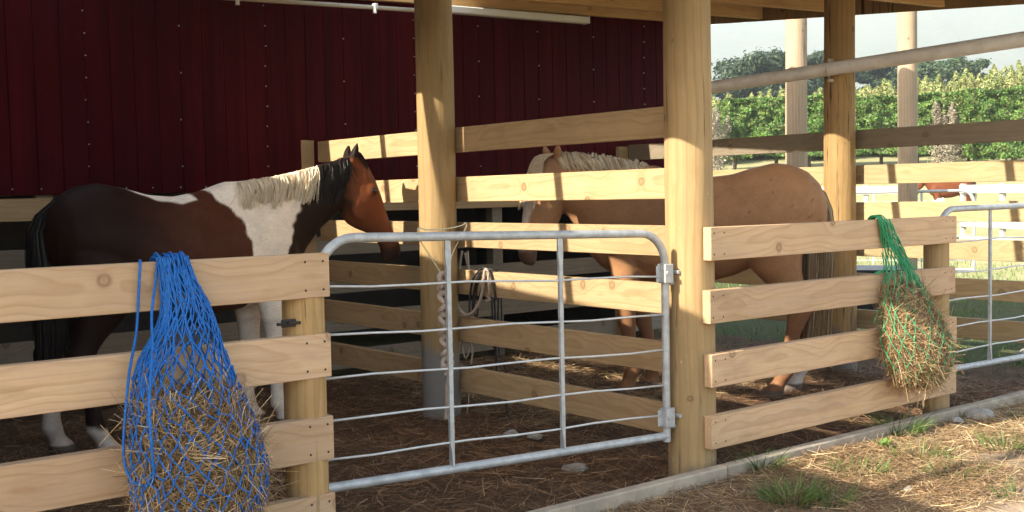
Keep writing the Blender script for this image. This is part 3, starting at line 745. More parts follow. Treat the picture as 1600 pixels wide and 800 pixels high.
# blue net: (z, cx, cy, a, b)
TB = [(1.135, -2.428, -.165, .043, .020), (1.06, -2.415, -.172, .05, .026), (.98, -2.398, -.182, .072, .034), (.90, -2.405, -.192, .100, .042), (.82, -2.425, -.205, .135, .055), (.74, -2.425, -.228, .160, .080), (.66, -2.42, -.252, .180, .105), (.58, -2.417, -.272, .193, .125), (.50, -2.415, -.282, .200, .135), (.42, -2.412, -.282, .196, .132), (.35, -2.41, -.272, .165, .112), (.29, -2.408, -.255, .10, .08), (.27, -2.408, -.25, .03, .03)]
nb = empty('hay_net', (0, 0, 0), 0, 'blue knotted hay net hung from the left front fence', 'hay net', 'hay nets on the front fences')
net_mesh(TB, 1.13, .275, 26, 25, .0027, M['blue'], nb, zpow=1.0)
b = MB()                                                         # gathered top slung over the rail
for k in range(30):
    x = -2.428 + random.uniform(-.046, .046); x2 = x + random.uniform(-.01, .015)
    b.tube(smooth_path([(x2, -.158 - random.uniform(0, .025), 1.02), (x, -.155 - random.uniform(0, .02), 1.095), (x + .002, -.150, 1.122 + random.uniform(0, .012)), (x + .004, -.122, 1.128 + random.uniform(0, .016)), (x + .004, -.094, 1.115), (x + .008, -.088, 1.00)], 4), .0027, 5)
for k in range(38):
    th = random.uniform(2.9, 6.5); zl_ = random.choice((.74, .80, .86, .90)); pts = []
    for q in range(6):
        z = 1.10 + (zl_ - 1.10) * q / 5; p_ = surf(TB, th + (random.uniform(-.25, .25) if 0 < q else 0), z); p_.y = min(p_.y - .006 * random.random(), -.156); pts.append(tuple(p_))
    b.tube(smooth_path(pts, 3), .0026, 5)
b.build('gathered_top', M['blue'], nb, smooth=True)
b = MB()
pts = [onY(x, y, yy) for x, y, yy in ((218, 408, -.10), (219, 411, -.155), (217, 450, -.158), (213, 520, -.16), (203, 575, -.20), (198, 620, -.24), (193, 690, -.26), (196, 730, -.28), (208, 752, -.30), (226, 759, -.33), (240, 748, -.36), (237, 700, -.385), (233, 640, -.375), (235, 590, -.33), (238, 540, -.27), (237, 490, -.20), (243, 440, -.165), (246, 410, -.152), (249, 404, -.12))]
b.tube(smooth_path([tuple(p) for p in pts], 5), .0042, 7); b.build('draw_cord', M['blue'], nb, smooth=True)
hay_mesh('hay_bundle', TB, .735, .285, 20000, 'dry hay stuffed in the lower half of the blue net', haycols, None)
# green net
TG = [(1.142, 1.225, -.172, .036, .018), (1.05, 1.262, -.178, .05, .024), (.95, 1.305, -.186, .070, .030), (.86, 1.335, -.195, .105, .040), (.78, 1.34, -.208, .150, .060), (.70, 1.345, -.228, .182, .085), (.62, 1.35, -.25, .205, .11), (.54, 1.355, -.268, .222, .13), (.46, 1.365, -.275, .225, .135), (.39, 1.38, -.272, .20, .128), (.33, 1.405, -.262, .15, .105), (.285, 1.42, -.25, .085, .07), (.27, 1.425, -.245, .02, .02)]
ng = empty('hay_net', (0, 0, 0), 0, 'green hay net hung from the right front fence', 'hay net', 'hay nets on the front fences')
net_mesh(TG, 1.135, .275, 15, 13, .0023, M['green'], ng)
b = MB()
for k in range(22):
    x = 1.225 + random.uniform(-.034, .034)
    b.tube(smooth_path([(x + .03, -.165 - random.uniform(0, .025), 1.03), (x + .004, -.162 - random.uniform(0, .015), 1.11), (x, -.156, 1.138 + random.uniform(0, .01)), (x, -.13, 1.142 + random.uniform(0, .014)), (x, -.1, 1.125), (x, -.097, 1.02)], 4), .0026, 5)
for k in range(26):                                              # the bunched side running down to the right
    t0 = random.uniform(-.02, .03)
    b.tube(smooth_path([(1.255 + t0, -.18, 1.04), (1.34 + t0, -.205 - random.uniform(0, .02), .90), (1.42 + t0 * 1.3, -.23 - random.uniform(0, .02), .78), (1.49 + t0 * 1.5, -.255 - random.uniform(0, .02), .67), (1.535 + t0, -.27, .58)], 4), .0024, 5)
pts = [onY(x, y, -.165) for x, y in ((1378, 395), (1381, 412), (1380, 424), (1366, 428), (1381, 422), (1386, 432), (1378, 470), (1365, 505))]
b.tube(smooth_path([tuple(p) for p in pts], 4), .0035, 6)
b.build('gathered_top', M['green'], ng, smooth=True)
hay_mesh('hay_bundle', TG, .80, .28, 14000, 'dry hay stuffed in the bottom of the green net', haycols, None)

# ------------------------------------------------------------------ ropes and halters
def on_gate(px, py, off=0):
    A = np.array((-1.797, .104)); B = np.array((-.155, .004)); d = B - A; n = np.array((-d[1], d[0])) / np.linalg.norm(d)
    r = ray(px, py); t = ((A + n * off - CAMPOS[:2]) @ n) / (r[:2] @ n); return CAMPOS + r * t
b = MB(); N = 90; c0 = on_gate(692, 440, .03); c1 = on_gate(700, 585, .03)
for s in (0, 1):
    pts = []
    for i in range(N):
        t = i / (N - 1); a = t * 2 * math.pi * 4.2 + s * math.pi; c = c0 + (c1 - c0) * t
        pts.append((c[0] + .017 * math.sin(a), c[1] - .012 * math.sin(2 * a) * (1 if s else -1), c[2]))
    b.tube(pts, .0095, 8)
pts = [on_gate(x, y, o_) for x, y, o_ in ((700, 580, .03), (706, 590, .02), (699, 577, .035), (692, 575, .03), (694, 560, .03), (703, 562, .03), (706, 578, .03), (699, 600, .03), (699, 630, .03), (697, 655, .03))]
b.tube(smooth_path([tuple(p) for p in pts], 5), .0085, 8)
pts = [on_gate(x, y, .03) for x, y in ((690, 445), (686, 434), (690, 427), (697, 430), (698, 440), (692, 448))]
b.tube(smooth_path([tuple(p) for p in pts], 5), .0095, 8)
o = b.build('lead_rope', M['rope'], smooth=True); tag(o, 'pale plaited lead rope hanging in a chain from twine on the gate', 'rope')
b = MB()
pts = [on_gate(x, y, o_) for x, y, o_ in ((691, 430, .03), (672, 400, .02), (655, 373, .0), (653, 362, -.022), (655, 356, .0), (668, 359, .02), (700, 357, .03), (722, 352, .03), (727, 348, .03), (728, 356, .025), (712, 385, .03), (699, 415, .03), (692, 431, .03))]
b.tube(smooth_path([tuple(p) for p in pts], 5), .0024, 6); o = b.build('baling_twine', M['twine'], smooth=True); tag(o, 'thin yellow baling twine looped over the gate top rail', 'twine')
# halter on the divider
X0 = .088
hl = empty('halter', (0, 0, 0), 0, 'black halter with pale lead rope slung over the divider rail', 'halter')
b = MB()
def strap(pts, w=.012): b.tube(smooth_path([tuple(onX(x, y, xx)) for x, y, xx in pts], 5), w * .5, 6)
strap(((762, 422, .14), (757, 418, .09), (748, 424, X0), (738, 440, X0), (734, 470, X0), (735, 493, X0 - .01), (742, 470, X0), (746, 440, X0), (755, 424, X0)))
strap(((750, 424, X0), (742, 448, X0), (738, 480, X0), (745, 494, X0 - .01), (748, 470, X0 - .01), (757, 430, X0)))
strap(((748, 420, .1), (765, 421, .085), (778, 423, .12)), .016)
strap(((765, 424, .085), (772, 450, .085), (775, 470, .085)), .014)
b.build('halter_straps', M['black'], hl, smooth=True); b = MB()
strap(((764, 424, .085), (758, 422, .08), (755, 445, .078), (750, 470, .075), (740, 487, .072), (728, 492, .07), (716, 480, .07), (708, 462, .05)), .020)
strap(((764, 424, .085), (763, 440, .08), (765, 455, .08), (761, 462, .08), (766, 468, .08), (760, 470, .08)), .016)
b.build('lead_rope', M['rope'], hl, smooth=True)
b = MB()
strap(((772, 462, .152), (774, 500, .155), (775, 550, .156), (776, 600, .16)), .012); strap(((779, 462, .152), (778, 510, .156), (781, 560, .158), (789, 572, .16), (791, 600, .16)), .012)
strap(((768, 462, .152), (770, 500, .155), (772, 545, .155)), .012); strap(((790, 600, .16), (792, 640, .16), (797, 655, .17)), .01); strap(((783, 463, .152), (784, 500, .156), (784, 545, .158)), .010)
o = b.build('halter', M['black'], smooth=True); tag(o, 'tangle of black straps hanging behind the divider rail', 'halter')
b = MB()
strap(((731, 392, .15), (732, 410, .15), (733, 440, .14), (735, 500, .14), (734, 540, .14), (728, 560, .14), (722, 540, .14), (730, 530, .14), (738, 545, .14), (736, 570, .14)), .012)
strap(((722, 392, .15), (718, 420, .15), (722, 455, .15), (733, 430, .15), (727, 395, .15)), .018)
strap(((733, 600, .13), (732, 630, .12), (730, 650, .1), (738, 662, .1), (742, 664, .1)), .008)
o = b.build('cotton_cord', M['rope'], smooth=True); tag(o, 'thin pale cord dangling beside the muddy foot post', 'rope')

# ------------------------------------------------------------------ horses
def ering(c, u, s, a, b_, n=24, egg=.0, p=1.0):
    out = []
    for k in range(n):
        th = 2 * math.pi * k / n; cu, cs = math.cos(th), math.sin(th)
        wid = b_ * (1 - egg * cu)
        out.append(Vector(c) + Vector(u) * (a * cu) + Vector(s) * (wid * math.copysign(abs(cs) ** p, cs)))
    return out
def horse_body(P):
    """P: dict of pose numbers, local x forward, y left, z up -> merged mesh"""
    sc = P.get('scale', 1.0); parts = MB(); Y = Vector((0, 1, 0)); Zv = Vector((0, 0, 1))
    trunk = P['trunk']
    rings = [ering((x, 0, (zt + zb) / 2), Zv, Y, (zt - zb) / 2, hw, 28, eg, .9) for x, zt, zb, hw, eg in trunk]
    parts.loft(rings)
    # neck and head; yaw grows along the neck
    def bendp(p, yw):
        px, pz = p; bx = P['neck0']
        dx = px - bx
        return Vector((bx + dx * math.cos(yw), dx * math.sin(yw), pz))
    rings = []; nn = len(P['neck'])
    for i, (cr, th, hw, eg) in enumerate(P['neck']):
        yw = P['nyaw'] * i / (nn - 1); c1 = bendp(cr, yw); c2 = bendp(th, yw); c = (c1 + c2) / 2; u = (c1 - c2) / 2
        rings.append(ering(c, u.normalized(), Vector((-math.sin(yw), math.cos(yw), 0)), u.length, hw, 24, eg))
    parts.loft(rings)
    poll = bendp(P['poll'], P['nyaw']); hy = P['nyaw'] + P['hyaw']; pl = Vector((P['poll'][0], P['poll'][1]))
    def hp(p, y=0):
        d = p[0] - pl.x
        return Vector((poll.x + d * math.cos(hy) - y * math.sin(hy), poll.y + d * math.sin(hy) + y * math.cos(hy), p[1]))
    rings = []; sv = Vector((-math.sin(hy), math.cos(hy), 0))
    for fr, bk, hw, eg in P['head']:
        c1 = hp(fr); c2 = hp(bk); u = (c1 - c2) / 2; rings.append(ering((c1 + c2) / 2, u.normalized(), sv, u.length, hw, 24, eg))
    parts.loft(rings)
    eye = P['eye']
    for s in (-1, 1):                                   # brow, cheek, nostril rim, ears
        e = hp(eye, s * P['eyew']); rr = .036
        parts.loft([ering(e + Vector((0, 0, dz)), Vector((1, 0, 0)), Y, math.sqrt(max(.0001, rr * rr - dz * dz)) * 1.05, math.sqrt(max(.0001, rr * rr - dz * dz)) * .8, 10) for dz in (-.034, -.02, 0, .02, .034)])
        if P.get('facial'):
            ck = hp((.715, 1.262), s * .074)
            parts.loft([ering(ck + Vector((0, 0, dz)), Vector((1, 0, 0)), sv, math.sqrt(1 - (dz / .08) ** 2) * .062, math.sqrt(1 - (dz / .08) ** 2) * .034, 14) for dz in (-.078, -.06, -.03, 0, .03, .06, .078)])
            f0 = hp((.815, 1.33), s * .080); f1 = hp((.885, 1.16), s * .058)
            parts.loft([ering(f0 + (f1 - f0) * t, Vector((1, 0, 0)), sv, rr_, rr_ * .8, 8) for t, rr_ in ((0, .006), (.15, .017), (.6, .014), (1, .005))])
            nb_ = hp((.962, 1.03), s * .042)
            parts.loft([ering(nb_ + Vector((0, 0, dz)), Vector((1, 0, 0)), sv, math.sqrt(1 - (dz / .034) ** 2) * .024, math.sqrt(1 - (dz / .034) ** 2) * .022, 10) for dz in (-.033, -.024, 0, .024, .033)])
        eb = P['ear']; base = hp(eb, s * .055); tip = hp((eb[0] + P['eartip'][0], eb[1] + P['eartip'][1]), s * (.055 + .03)); d = (tip - base).normalized()
        sid = d.cross(sv).normalized()
        parts.loft([ering(base + (tip - base) * t, sid, sv, r_ * .75, r_, 10) for t, r_ in ((-.15, .03), (.1, .032), (.4, .036), (.7, .026), (.92, .012), (1.0, .004))])
    def leg(L, yo, dx, dz=0):
        rings = []
        for i, (x, z, rx, ry, yb) in enumerate(L):
            k = max(0, min(1, (1.0 - z) / 1.0)); th = 1 + .24 * max(0, min(1, (.85 - z) / .25)); rings.append(ering((x + dx * k, yo * yb, z + dz), Vector((1, 0, 0)), Y, rx * th, ry * th, 18))
        parts.loft(rings)
    FL = [(.10, 1.06, .13, .07, 1.0), (.09, .92, .115, .085, 1.05), (.085, .80, .092, .078, 1.0), (.095, .68, .072, .062, .95), (.103, .56, .052, .047, .92), (.108, .475, .050, .047, .9), (.108, .44, .048, .046, .9), (.104, .395, .040, .040, .9), (.100, .33, .033, .029, .9), (.098, .22, .032, .028, .9), (.100, .165, .038, .033, .9), (.104, .135, .043, .038, .9), (.122, .10, .036, .033, .9), (.140, .072, .040, .040, .9), (.152, .055, .050, .048, .9), (.162, .025, .057, .053, .9), (.168, -.004, .062, .057, .9)]
    HL = [(-.84, 1.20, .20, .10, .75), (-.86, 1.06, .235, .125, .9), (-.85, .95, .215, .125, 1.0), (-.84, .86, .175, .11, 1.02), (-.88, .77, .135, .088, 1.0), (-.94, .69, .098, .068, .95), (-1.00, .61, .072, .053, .92), (-1.035, .555, .066, .046, .9), (-1.04, .51, .060, .044, .9), (-1.028, .45, .046, .039, .9), (-1.015, .38, .037, .033, .9), (-1.005, .25, .035, .031, .9), (-1.0, .175, .040, .035, .9), (-.995, .14, .046, .040, .9), (-.975, .10, .038, .035, .9), (-.955, .072, .042, .041, .9), (-.942, .055, .051, .049, .9), (-.933, .025, .058, .054, .9), (-.928, -.004, .063, .058, .9)]
    for k, s in enumerate((-1, 1)):
        leg(FL, s * .135, P['fdx'][k]); leg(HL, s * .145, P['hdx'][k])
    me = bpy.data.meshes.new('body'); me.from_pydata([tuple(v) for v in parts.v], [], parts.f); me.update()
    bm = bmesh.new(); bm.from_mesh(me); bmesh.ops.recalc_face_normals(bm, faces=bm.faces[:]); bm.to_mesh(me); bm.free()
    tmp = bpy.data.objects.new('tmp', me); COL.objects.link(tmp)
    m = tmp.modifiers.new('r', 'REMESH'); m.mode = 'VOXEL'; m.voxel_size = P.get('voxel', .0125); m.use_smooth_shade = True
    m2 = tmp.modifiers.new('s', 'SMOOTH'); m2.factor = .5; m2.iterations = 6
    bpy.context.view_layer.update(); dg = bpy.context.evaluated_depsgraph_get()
    out = bpy.data.meshes.new_from_object(tmp.evaluated_get(dg)); bpy.data.objects.remove(tmp)
    return out, hp, bendp
def sstep(a, b_, x): t = np.clip((x - a) / (b_ - a), 0, 1); return t * t * (3 - 2 * t)
def blend(c, col, m): return c * (1 - m[:, None]) + np.array(col)[None] * m[:, None]
def wobble(V, s=9, seed=0):
    return (np.sin(V[:, 0] * s + seed) * np.cos(V[:, 2] * s * 1.3 + seed) + .6 * np.sin(V[:, 2] * s * 2.7 + V[:, 0] * s * 1.9 + seed) + .45 * np.sin(V[:, 0] * s * 5.1 - V[:, 2] * s * 4.3) + .3 * np.sin(V[:, 2] * s * 9.7 + V[:, 0] * s * 3.1))
def make_horse(name, label, loc, yaw, P, paint, eyecol=(.008, .006, .005)):
    root = empty(name, loc, yaw, label, 'horse'); sc = P.get('scale', 1); root.scale = (sc, sc, sc)
    me, hp, bendp = horse_body(P)
    n = len(me.vertices); V = np.empty(n * 3, np.float32); me.vertices.foreach_get('co', V); V = V.reshape(-1, 3).astype(float)
    C_ = paint(V, hp)
    # eyes and nostrils set into the same mesh
    bm = bmesh.new(); bm.from_mesh(me); n0 = len(bm.verts)
    for s in (-1, 1):
        c = hp(P['eye'], s * (P['eyew'] + .009)); r_ = bmesh.ops.create_uvsphere(bm, u_segments=14, v_segments=10, radius=.0195); bmesh.ops.translate(bm, verts=r_['verts'], vec=c)
    bm.to_mesh(me); bm.free()
    C_ = np.concatenate([C_, np.tile(np.array(eyecol), (len(me.vertices) - n0, 1))])
    a = me.color_attributes.new('Col', 'FLOAT_COLOR', 'POINT'); a.data.foreach_set('color', np.concatenate([C_, np.ones((len(C_), 1))], 1).astype(np.float32).ravel())
    me.materials.clear(); me.materials.append(M['coat'])
    me.materials.append(M['eye']); lv = np.empty(len(me.loops), np.int32); me.loops.foreach_get('vertex_index', lv); ls = np.empty(len(me.polygons), np.int32); me.polygons.foreach_get('loop_start', ls); mi = (lv[ls] >= n0).astype(np.int32); me.polygons.foreach_set('material_index', mi)
    for p_ in me.polygons: p_.use_smooth = True
    bo = link(bpy.data.objects.new('body', me), root)
    return root, hp, bendp
def hair_strands(name, parent, paths, cols, W):
    """paths: (N,K,3) array of strand points"""
    N, K, _ = paths.shape; T = np.gradient(paths, axis=1); T /= np.linalg.norm(T, axis=2, keepdims=True) + 1e-9
    rv = RNG.normal(size=(N, 1, 3)); S = np.cross(T, rv); S /= np.linalg.norm(S, axis=2, keepdims=True) + 1e-9
    tw = np.linspace(1, .35, K)[None, :, None] * np.broadcast_to(W, (N,))[:, None, None] * .5
    V = np.stack([paths - S * tw, paths + S * tw], 2).reshape(-1, 3)
    base = (np.arange(N) * K * 2)[:, None]
    F = np.concatenate([base + np.array([[2 * k, 2 * k + 1, 2 * k + 3, 2 * k + 2]]) for k in range(K - 1)], 1).reshape(-1, 4)
    return quads_mesh(name, V, F, np.repeat(cols, K * 2, 0), M['hair'], parent, smooth=True)
def mane_paths(P, bendp, n, side, t0, t1, Lr, out=.0, back=.25, up=.02, widen=1.0):
    cr = np.array([q[0] for q in P['neck']]); hw = np.array([q[2] for q in P['neck']]); idx = np.linspace(0, 1, len(cr))
    t = RNG.uniform(t0, t1, n); K = 7; s = np.linspace(0, 1, K)
    res = np.zeros((n, K, 3)); L = RNG.uniform(*Lr, n)
    lock = (t * 46 + RNG.uniform(-.5, .5, n)).astype(int); lr = RNG.uniform(size=(60, 5))
    for i in range(n):
        x = np.interp(t[i], idx, cr[:, 0]); z = np.interp(t[i], idx, cr[:, 1]); w_ = np.interp(t[i], idx, hw); yw = P['nyaw'] * t[i]
        q5 = lr[lock[i] % 60]; L[i] *= .72 + .5 * q5[0]
        lift = up * (.3 * RNG.uniform() + .7 * q5[1]); kb = back * (.35 + 1.0 * q5[2] + .25 * RNG.uniform()); w2 = (.86 + .2 * q5[3] + .06 * RNG.uniform()) * widen; st = RNG.uniform(-.025, .025)
        ph = 6 * q5[4] + RNG.uniform(0, .8)
        if RNG.uniform() < .05: lift += .006; kb += RNG.normal(0, .35)
        for k, q in enumerate(s):
            xx = x - kb * L[i] * q + .003 * math.sin(q * 5 + ph); zz = z - .012 + lift * math.sin(min(1, q * 2.5) * math.pi) - L[i] * max(0, q - .10) ** 1.15
            yy = side * (w_ * .92 * math.sin(min(1, q * 1.5) * math.pi / 2) * w2 + .012) + st * (1 - q)
            p = bendp((xx, zz), yw); res[i, k] = (p.x - yy * math.sin(yw), p.y + yy * math.cos(yw), p.z)
    return res, t
def tail(name, parent, base, ztip, n, col, spread=.055, core=True):
    K = 9; s = np.linspace(0, 1, K); paths = np.zeros((n, K, 3)); bx, bz = base
    for i in range(n):
        a = RNG.uniform(0, 2 * math.pi); q = math.sqrt(RNG.uniform()); l = RNG.uniform(.65, 1.0)
        for k, u in enumerate(s):
            r_ = (.025 + spread * math.sin(min(1, u * 1.25) * math.pi * .62)) * q
            paths[i, k] = (bx - (.085 * math.sin(min(1, u * 4.5) * math.pi / 2) - .03 * u) + r_ * math.cos(a) + .01 * math.sin(u * 6 + a), r_ * math.sin(a) * 1.1 + .006 * math.sin(5 * u + i), bz - (bz - ztip) * l * u ** 1.05)
    c = np.array(col)[RNG.integers(0, len(col), n)] * RNG.uniform(.7, 1.2, (n, 1))
    return hair_strands(name, parent, paths, c, RNG.uniform(.003, .007, n))

TRUNK = [(.325, 1.06, .94, .05, 0), (.30, 1.14, .87, .12, 0), (.23, 1.24, .79, .175, .05), (.12, 1.35, .73, .205, .10), (.0, 1.43, .705, .222, .22), (-.12, 1.425, .69, .245, .26), (-.27, 1.375, .685, .268, .14), (-.43, 1.345, .695, .280, .06), (-.58, 1.36, .73, .278, .05), (-.72, 1.40, .79, .272, .08), (-.84, 1.425, .86, .268, .10), (-.95, 1.41, .91, .25, .08), (-1.04, 1.365, .94, .215, .05), (-1.11, 1.29, .97, .16, 0), (-1.15, 1.19, 1.02, .08, 0)]
PINTO = dict(facial=True, scale=.975, trunk=TRUNK, neck0=.1, nyaw=R(-7), hyaw=R(-8), poll=(.70, 1.60), fdx=(.02, -.06), hdx=(.06, -.10),
    neck=[((-.06, 1.425), (.30, .86), .175, .10), ((.16, 1.455), (.385, 1.02), .130, .18), ((.36, 1.515), (.47, 1.135), .102, .22), ((.54, 1.58), (.55, 1.215), .085, .2), ((.68, 1.62), (.605, 1.28), .075, .12)],
    head=[((.66, 1.635), (.60, 1.40), .058, 0), ((.735, 1.625), (.595, 1.315), .080, 0), ((.79, 1.56), (.615, 1.23), .096, -.05), ((.835, 1.47), (.655, 1.175), .100, -.02), ((.868, 1.375), (.705, 1.145), .090, .0), ((.895, 1.28), (.775, 1.115), .070, .0), ((.925, 1.18), (.835, 1.07), .056, .0), ((.960, 1.09), (.862, 1.005), .056, 0), ((.990, 1.025), (.868, .950), .060, 0), ((.994, .985), (.872, .925), .056, 0), ((.985, .955), (.885, .915), .044, 0), ((.955, .94), (.905, .92), .02, 0)],
    eye=(.795, 1.395), eyew=.082, ear=(.672, 1.575), eartip=(.034, .125))
_ph = lambda p_: (p_[0] + .02 * (1.6 - p_[1]) / .65 * 0 + .012, p_[1] - .045 * min(1, max(0, (p_[1] - .92) / .65)))
PINTO['head'] = [(_ph(f_), _ph(b_), h_, e_) for f_, b_, h_, e_ in PINTO['head']]
PINTO['eye'] = _ph(PINTO['eye']); PINTO['ear'] = _ph(PINTO['ear']); PINTO['poll'] = _ph(PINTO['poll'])
PINTO['neck'] = [((c_[0] + .012 * (c_[0] > .3), c_[1] - .045 * min(1, max(0, (c_[0] - .1) / .5))), (t_[0], t_[1] - .035 * min(1, max(0, (t_[0] - .42) / .18))), h_, e_) for c_, t_, h_, e_ in PINTO['neck']]
def paint_pinto(V, hp):
    n = len(V); x, y, z = V.T; wb = wobble(V, 9) * .016
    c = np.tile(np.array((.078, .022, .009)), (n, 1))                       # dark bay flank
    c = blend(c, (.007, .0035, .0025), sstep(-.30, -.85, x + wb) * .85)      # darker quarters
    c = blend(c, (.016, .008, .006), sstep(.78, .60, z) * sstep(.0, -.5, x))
    zz = z; xw = x + wb
    lb = np.interp(zz, [.70, .975, 1.20, 1.265, 1.35, 1.45], [-.06, -.085, -.10, -.15, -.235, -.30])
    rb = np.interp(zz, [.80, 1.0, 1.17, 1.29, 1.33, 1.47, 1.6], [.16, .18, .25, .30, .39, .44, .46])
    w_ = sstep(-.008, .008, xw - lb) * sstep(-.008, .008, rb - xw) * sstep(.60, .64, z + wb)
    c = blend(c, (.020, .010, .007), sstep(-.03, .03, xw - rb) * sstep(.95, 1.0, z))   # dark upper neck
    c = blend(c, (.90, .77, .64), w_)
    zt = np.interp(x, [q_[0] for q_ in TRUNK][::-1], [q_[1] for q_ in TRUNK][::-1]); dz = zt - z
    sp = sstep(.006, -.006, dz - (.010 + .032 * np.clip((x + .74) / .42, 0, 1)) + wb * .35) * sstep(-.74, -.70, xw) * sstep(-.315, -.33, xw)
    c = blend(c, (.90, .77, .64), sp)
    # head: red bay with dark muzzle
    q = hp((.70, 1.60)); hd = (x - .66) * .9 + (1.60 - z) * .30 
    hm = sstep(.60, .66, x + .25 * (1.45 - z) * 0 + wb) * sstep(.9, .95, z)
    c = blend(c, (.175, .052, .019), hm)
    c = blend(c, (.035, .016, .011), hm * sstep(1.10, 1.0, z + wb))
    c = blend(c, (.018, .010, .008), sstep(1.545, 1.57, z) * sstep(.58, .6, x))
    for s_ in (-1, 1):
        for pt, yy, ra, kk in (((PINTO['eye'][0] + .002, PINTO['eye'][1]), .09, .042, .8), ((.978, 1.022), .055, .019, 1.0)):
            q_ = hp(pt, s_ * yy); dd_ = np.sqrt(((V - np.array(q_)) ** 2).sum(1)); c = blend(c, (.022, .010, .008), sstep(ra, ra * .45, dd_) * kk)
        for k_ in range(9):
            q_ = hp((.927 + .007 * k_, .98 - .004 * k_), s_ * .045); dd_ = np.sqrt(((V - np.array(q_)) ** 2).sum(1)); c = blend(c, (.012, .008, .007), sstep(.011, .005, dd_) * .8)
    # legs
    fl = sstep(.02, .0, np.abs(x - .10) - .13) * sstep(.66, .60, z + wb)
    c = blend(c, (.72, .61, .51), fl)
    hl = sstep(-.6, -.7, x) * sstep(.34, .28, z + wb * 2) * np.where(y < 0, sstep(.19, .14, z + wb), 1.0)
    c = blend(c, (.50, .42, .36), hl)
    c = blend(c, (.10, .075, .06), sstep(.055, .045, z))
    return c
hz = .005
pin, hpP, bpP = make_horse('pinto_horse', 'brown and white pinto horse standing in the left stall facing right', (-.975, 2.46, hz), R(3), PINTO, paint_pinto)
PM = dict(PINTO); PM['neck'] = [((-.22, 1.395), (.2, .8), .15, .1)] + PINTO['neck']
pm, tt = mane_paths(PM, bpP, 2600, -1, .21, .985, (.13, .26), back=.28)
wc = np.where((tt < .70)[:, None], np.array((.84, .72, .55)), np.array((.022, .016, .014))) * RNG.uniform(.75, 1.15, (2600, 1))
hair_strands('mane', pin, pm, wc, RNG.uniform(.003, .007, 2600))
n = 160; K = 6; fp = np.zeros((n, K, 3))
for i in range(n):
    y0 = RNG.uniform(-.04, .04); l = RNG.uniform(.07, .15)
    for k in range(K):
        u = k / (K - 1); p = hpP((.71 + .55 * l * u + .02 * math.sin(u * 3), 1.60 - l * u * .9 + .02 * math.sin(u * 3)), y0 * (1 + u * .6)); fp[i, k] = p
hair_strands('forelock', pin, fp, np.tile(np.array((.02, .014, .012)), (n, 1)), RNG.uniform(.005, .010, n))
tail('tail', pin, (-1.05, 1.335), .42, 1100, [(.010, .007, .006), (.016, .010, .008), (.022, .012, .009)], .07)

PALO = dict(scale=1.02, trunk=TRUNK, neck0=.1, nyaw=R(6), hyaw=R(36), poll=(.55, 1.545), fdx=(-.21, -.08), hdx=(.0, .12),
    neck=[((-.06, 1.42), (.30, .86), .175, .10), ((.10, 1.46), (.36, 1.00), .140, .18), ((.25, 1.515), (.405, 1.09), .115, .2), ((.40, 1.55), (.45, 1.16), .098, .18), ((.53, 1.575), (.49, 1.23), .082, .12)],
    head=[((.51, 1.58), (.47, 1.35), .060, 0), ((.585, 1.57), (.465, 1.27), .086, 0), ((.645, 1.50), (.475, 1.175), .104, -.05), ((.685, 1.40), (.50, 1.10), .108, -.02), ((.715, 1.29), (.535, 1.055), .096, .0), ((.735, 1.18), (.595, 1.02), .076, .0), ((.75, 1.07), (.645, .965), .062, .0), ((.765, .965), (.665, .90), .062, 0), ((.775, .895), (.67, .85), .064, 0), ((.765, .845), (.675, .815), .056, 0), ((.735, .81), (.69, .795), .034, 0)],
    eye=(.62, 1.365), eyew=.086, ear=(.525, 1.56), eartip=(.0, .135))
_hz = lambda z: 1.475 - .89 * (1.545 - z)
PALO['head'] = [((f_[0] + .012, _hz(f_[1])), (b_[0], _hz(b_[1])), h_, e_) for f_, b_, h_, e_ in PALO['head']]
PALO['poll'] = (.55, 1.475); PALO['eye'] = (.632, _hz(1.365)); PALO['ear'] = (.53, 1.485); PALO['eartip'] = (.01, .095)
PALO['neck'] = [(( c_[0], c_[1] - .07 * min(1, max(0, (c_[0] - .0) / .5))), (t_[0], t_[1] - .05 * min(1, max(0, (t_[0] - .3) / .2))), h_, e_) for c_, t_, h_, e_ in PALO['neck']]
def paint_palo(V, hp):
    n = len(V); x, y, z = V.T; wb = wobble(V, 8, 2) * .018
    c = np.tile(np.array((.36, .18, .085)), (n, 1))
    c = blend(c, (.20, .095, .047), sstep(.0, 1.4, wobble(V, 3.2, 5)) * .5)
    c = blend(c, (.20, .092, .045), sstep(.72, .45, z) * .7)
    dots = sstep(.93, 1.0, np.sin(V[:, 0] * 31 + 3 * np.sin(V[:, 2] * 17)) * np.sin(V[:, 2] * 37 + 2 * np.sin(V[:, 0] * 23))) * sstep(-.45, -.7, x) * sstep(1.0, 1.1, z)
    c = blend(c, (.10, .045, .024), dots * .7)
    # blaze down the front of the face
    e0 = hp((.55, 1.475)); f = Vector(hp((1.0, 1.2))) - Vector(hp((.0, 1.2))); f.normalize(); sd = Vector((-f.y, f.x))
    lx = (x - e0.x) * f.x + (y - e0.y) * f.y + .55; ly = (x - e0.x) * sd.x + (y - e0.y) * sd.y
    front = np.interp(z, [_hz(q_) for q_ in (.8, .965, 1.07, 1.18, 1.29, 1.40, 1.50)], [.742, .777, .762, .747, .727, .697, .657])
    hm = sstep(.42, .47, lx) * sstep(.78, .80, z) * sstep(.30, .35, x)
    c = blend(c, (.60, .50, .44), hm * sstep(.052, .040, np.abs(ly) + wb * .3) * sstep(.075, .05, front - lx) * sstep(1.36, 1.28, z))
    c = blend(c, (.16, .085, .06), hm * sstep(.97, .88, z + wb))
    sock = sstep(-.6, -.7, x) * np.where(y > 0, 0.0, 1.0) * sstep(.20, .16, z + wb)
    c = blend(c, (.62, .56, .52), sock)
    c = blend(c, (.13, .10, .085), sstep(.055, .045, z))
    return c
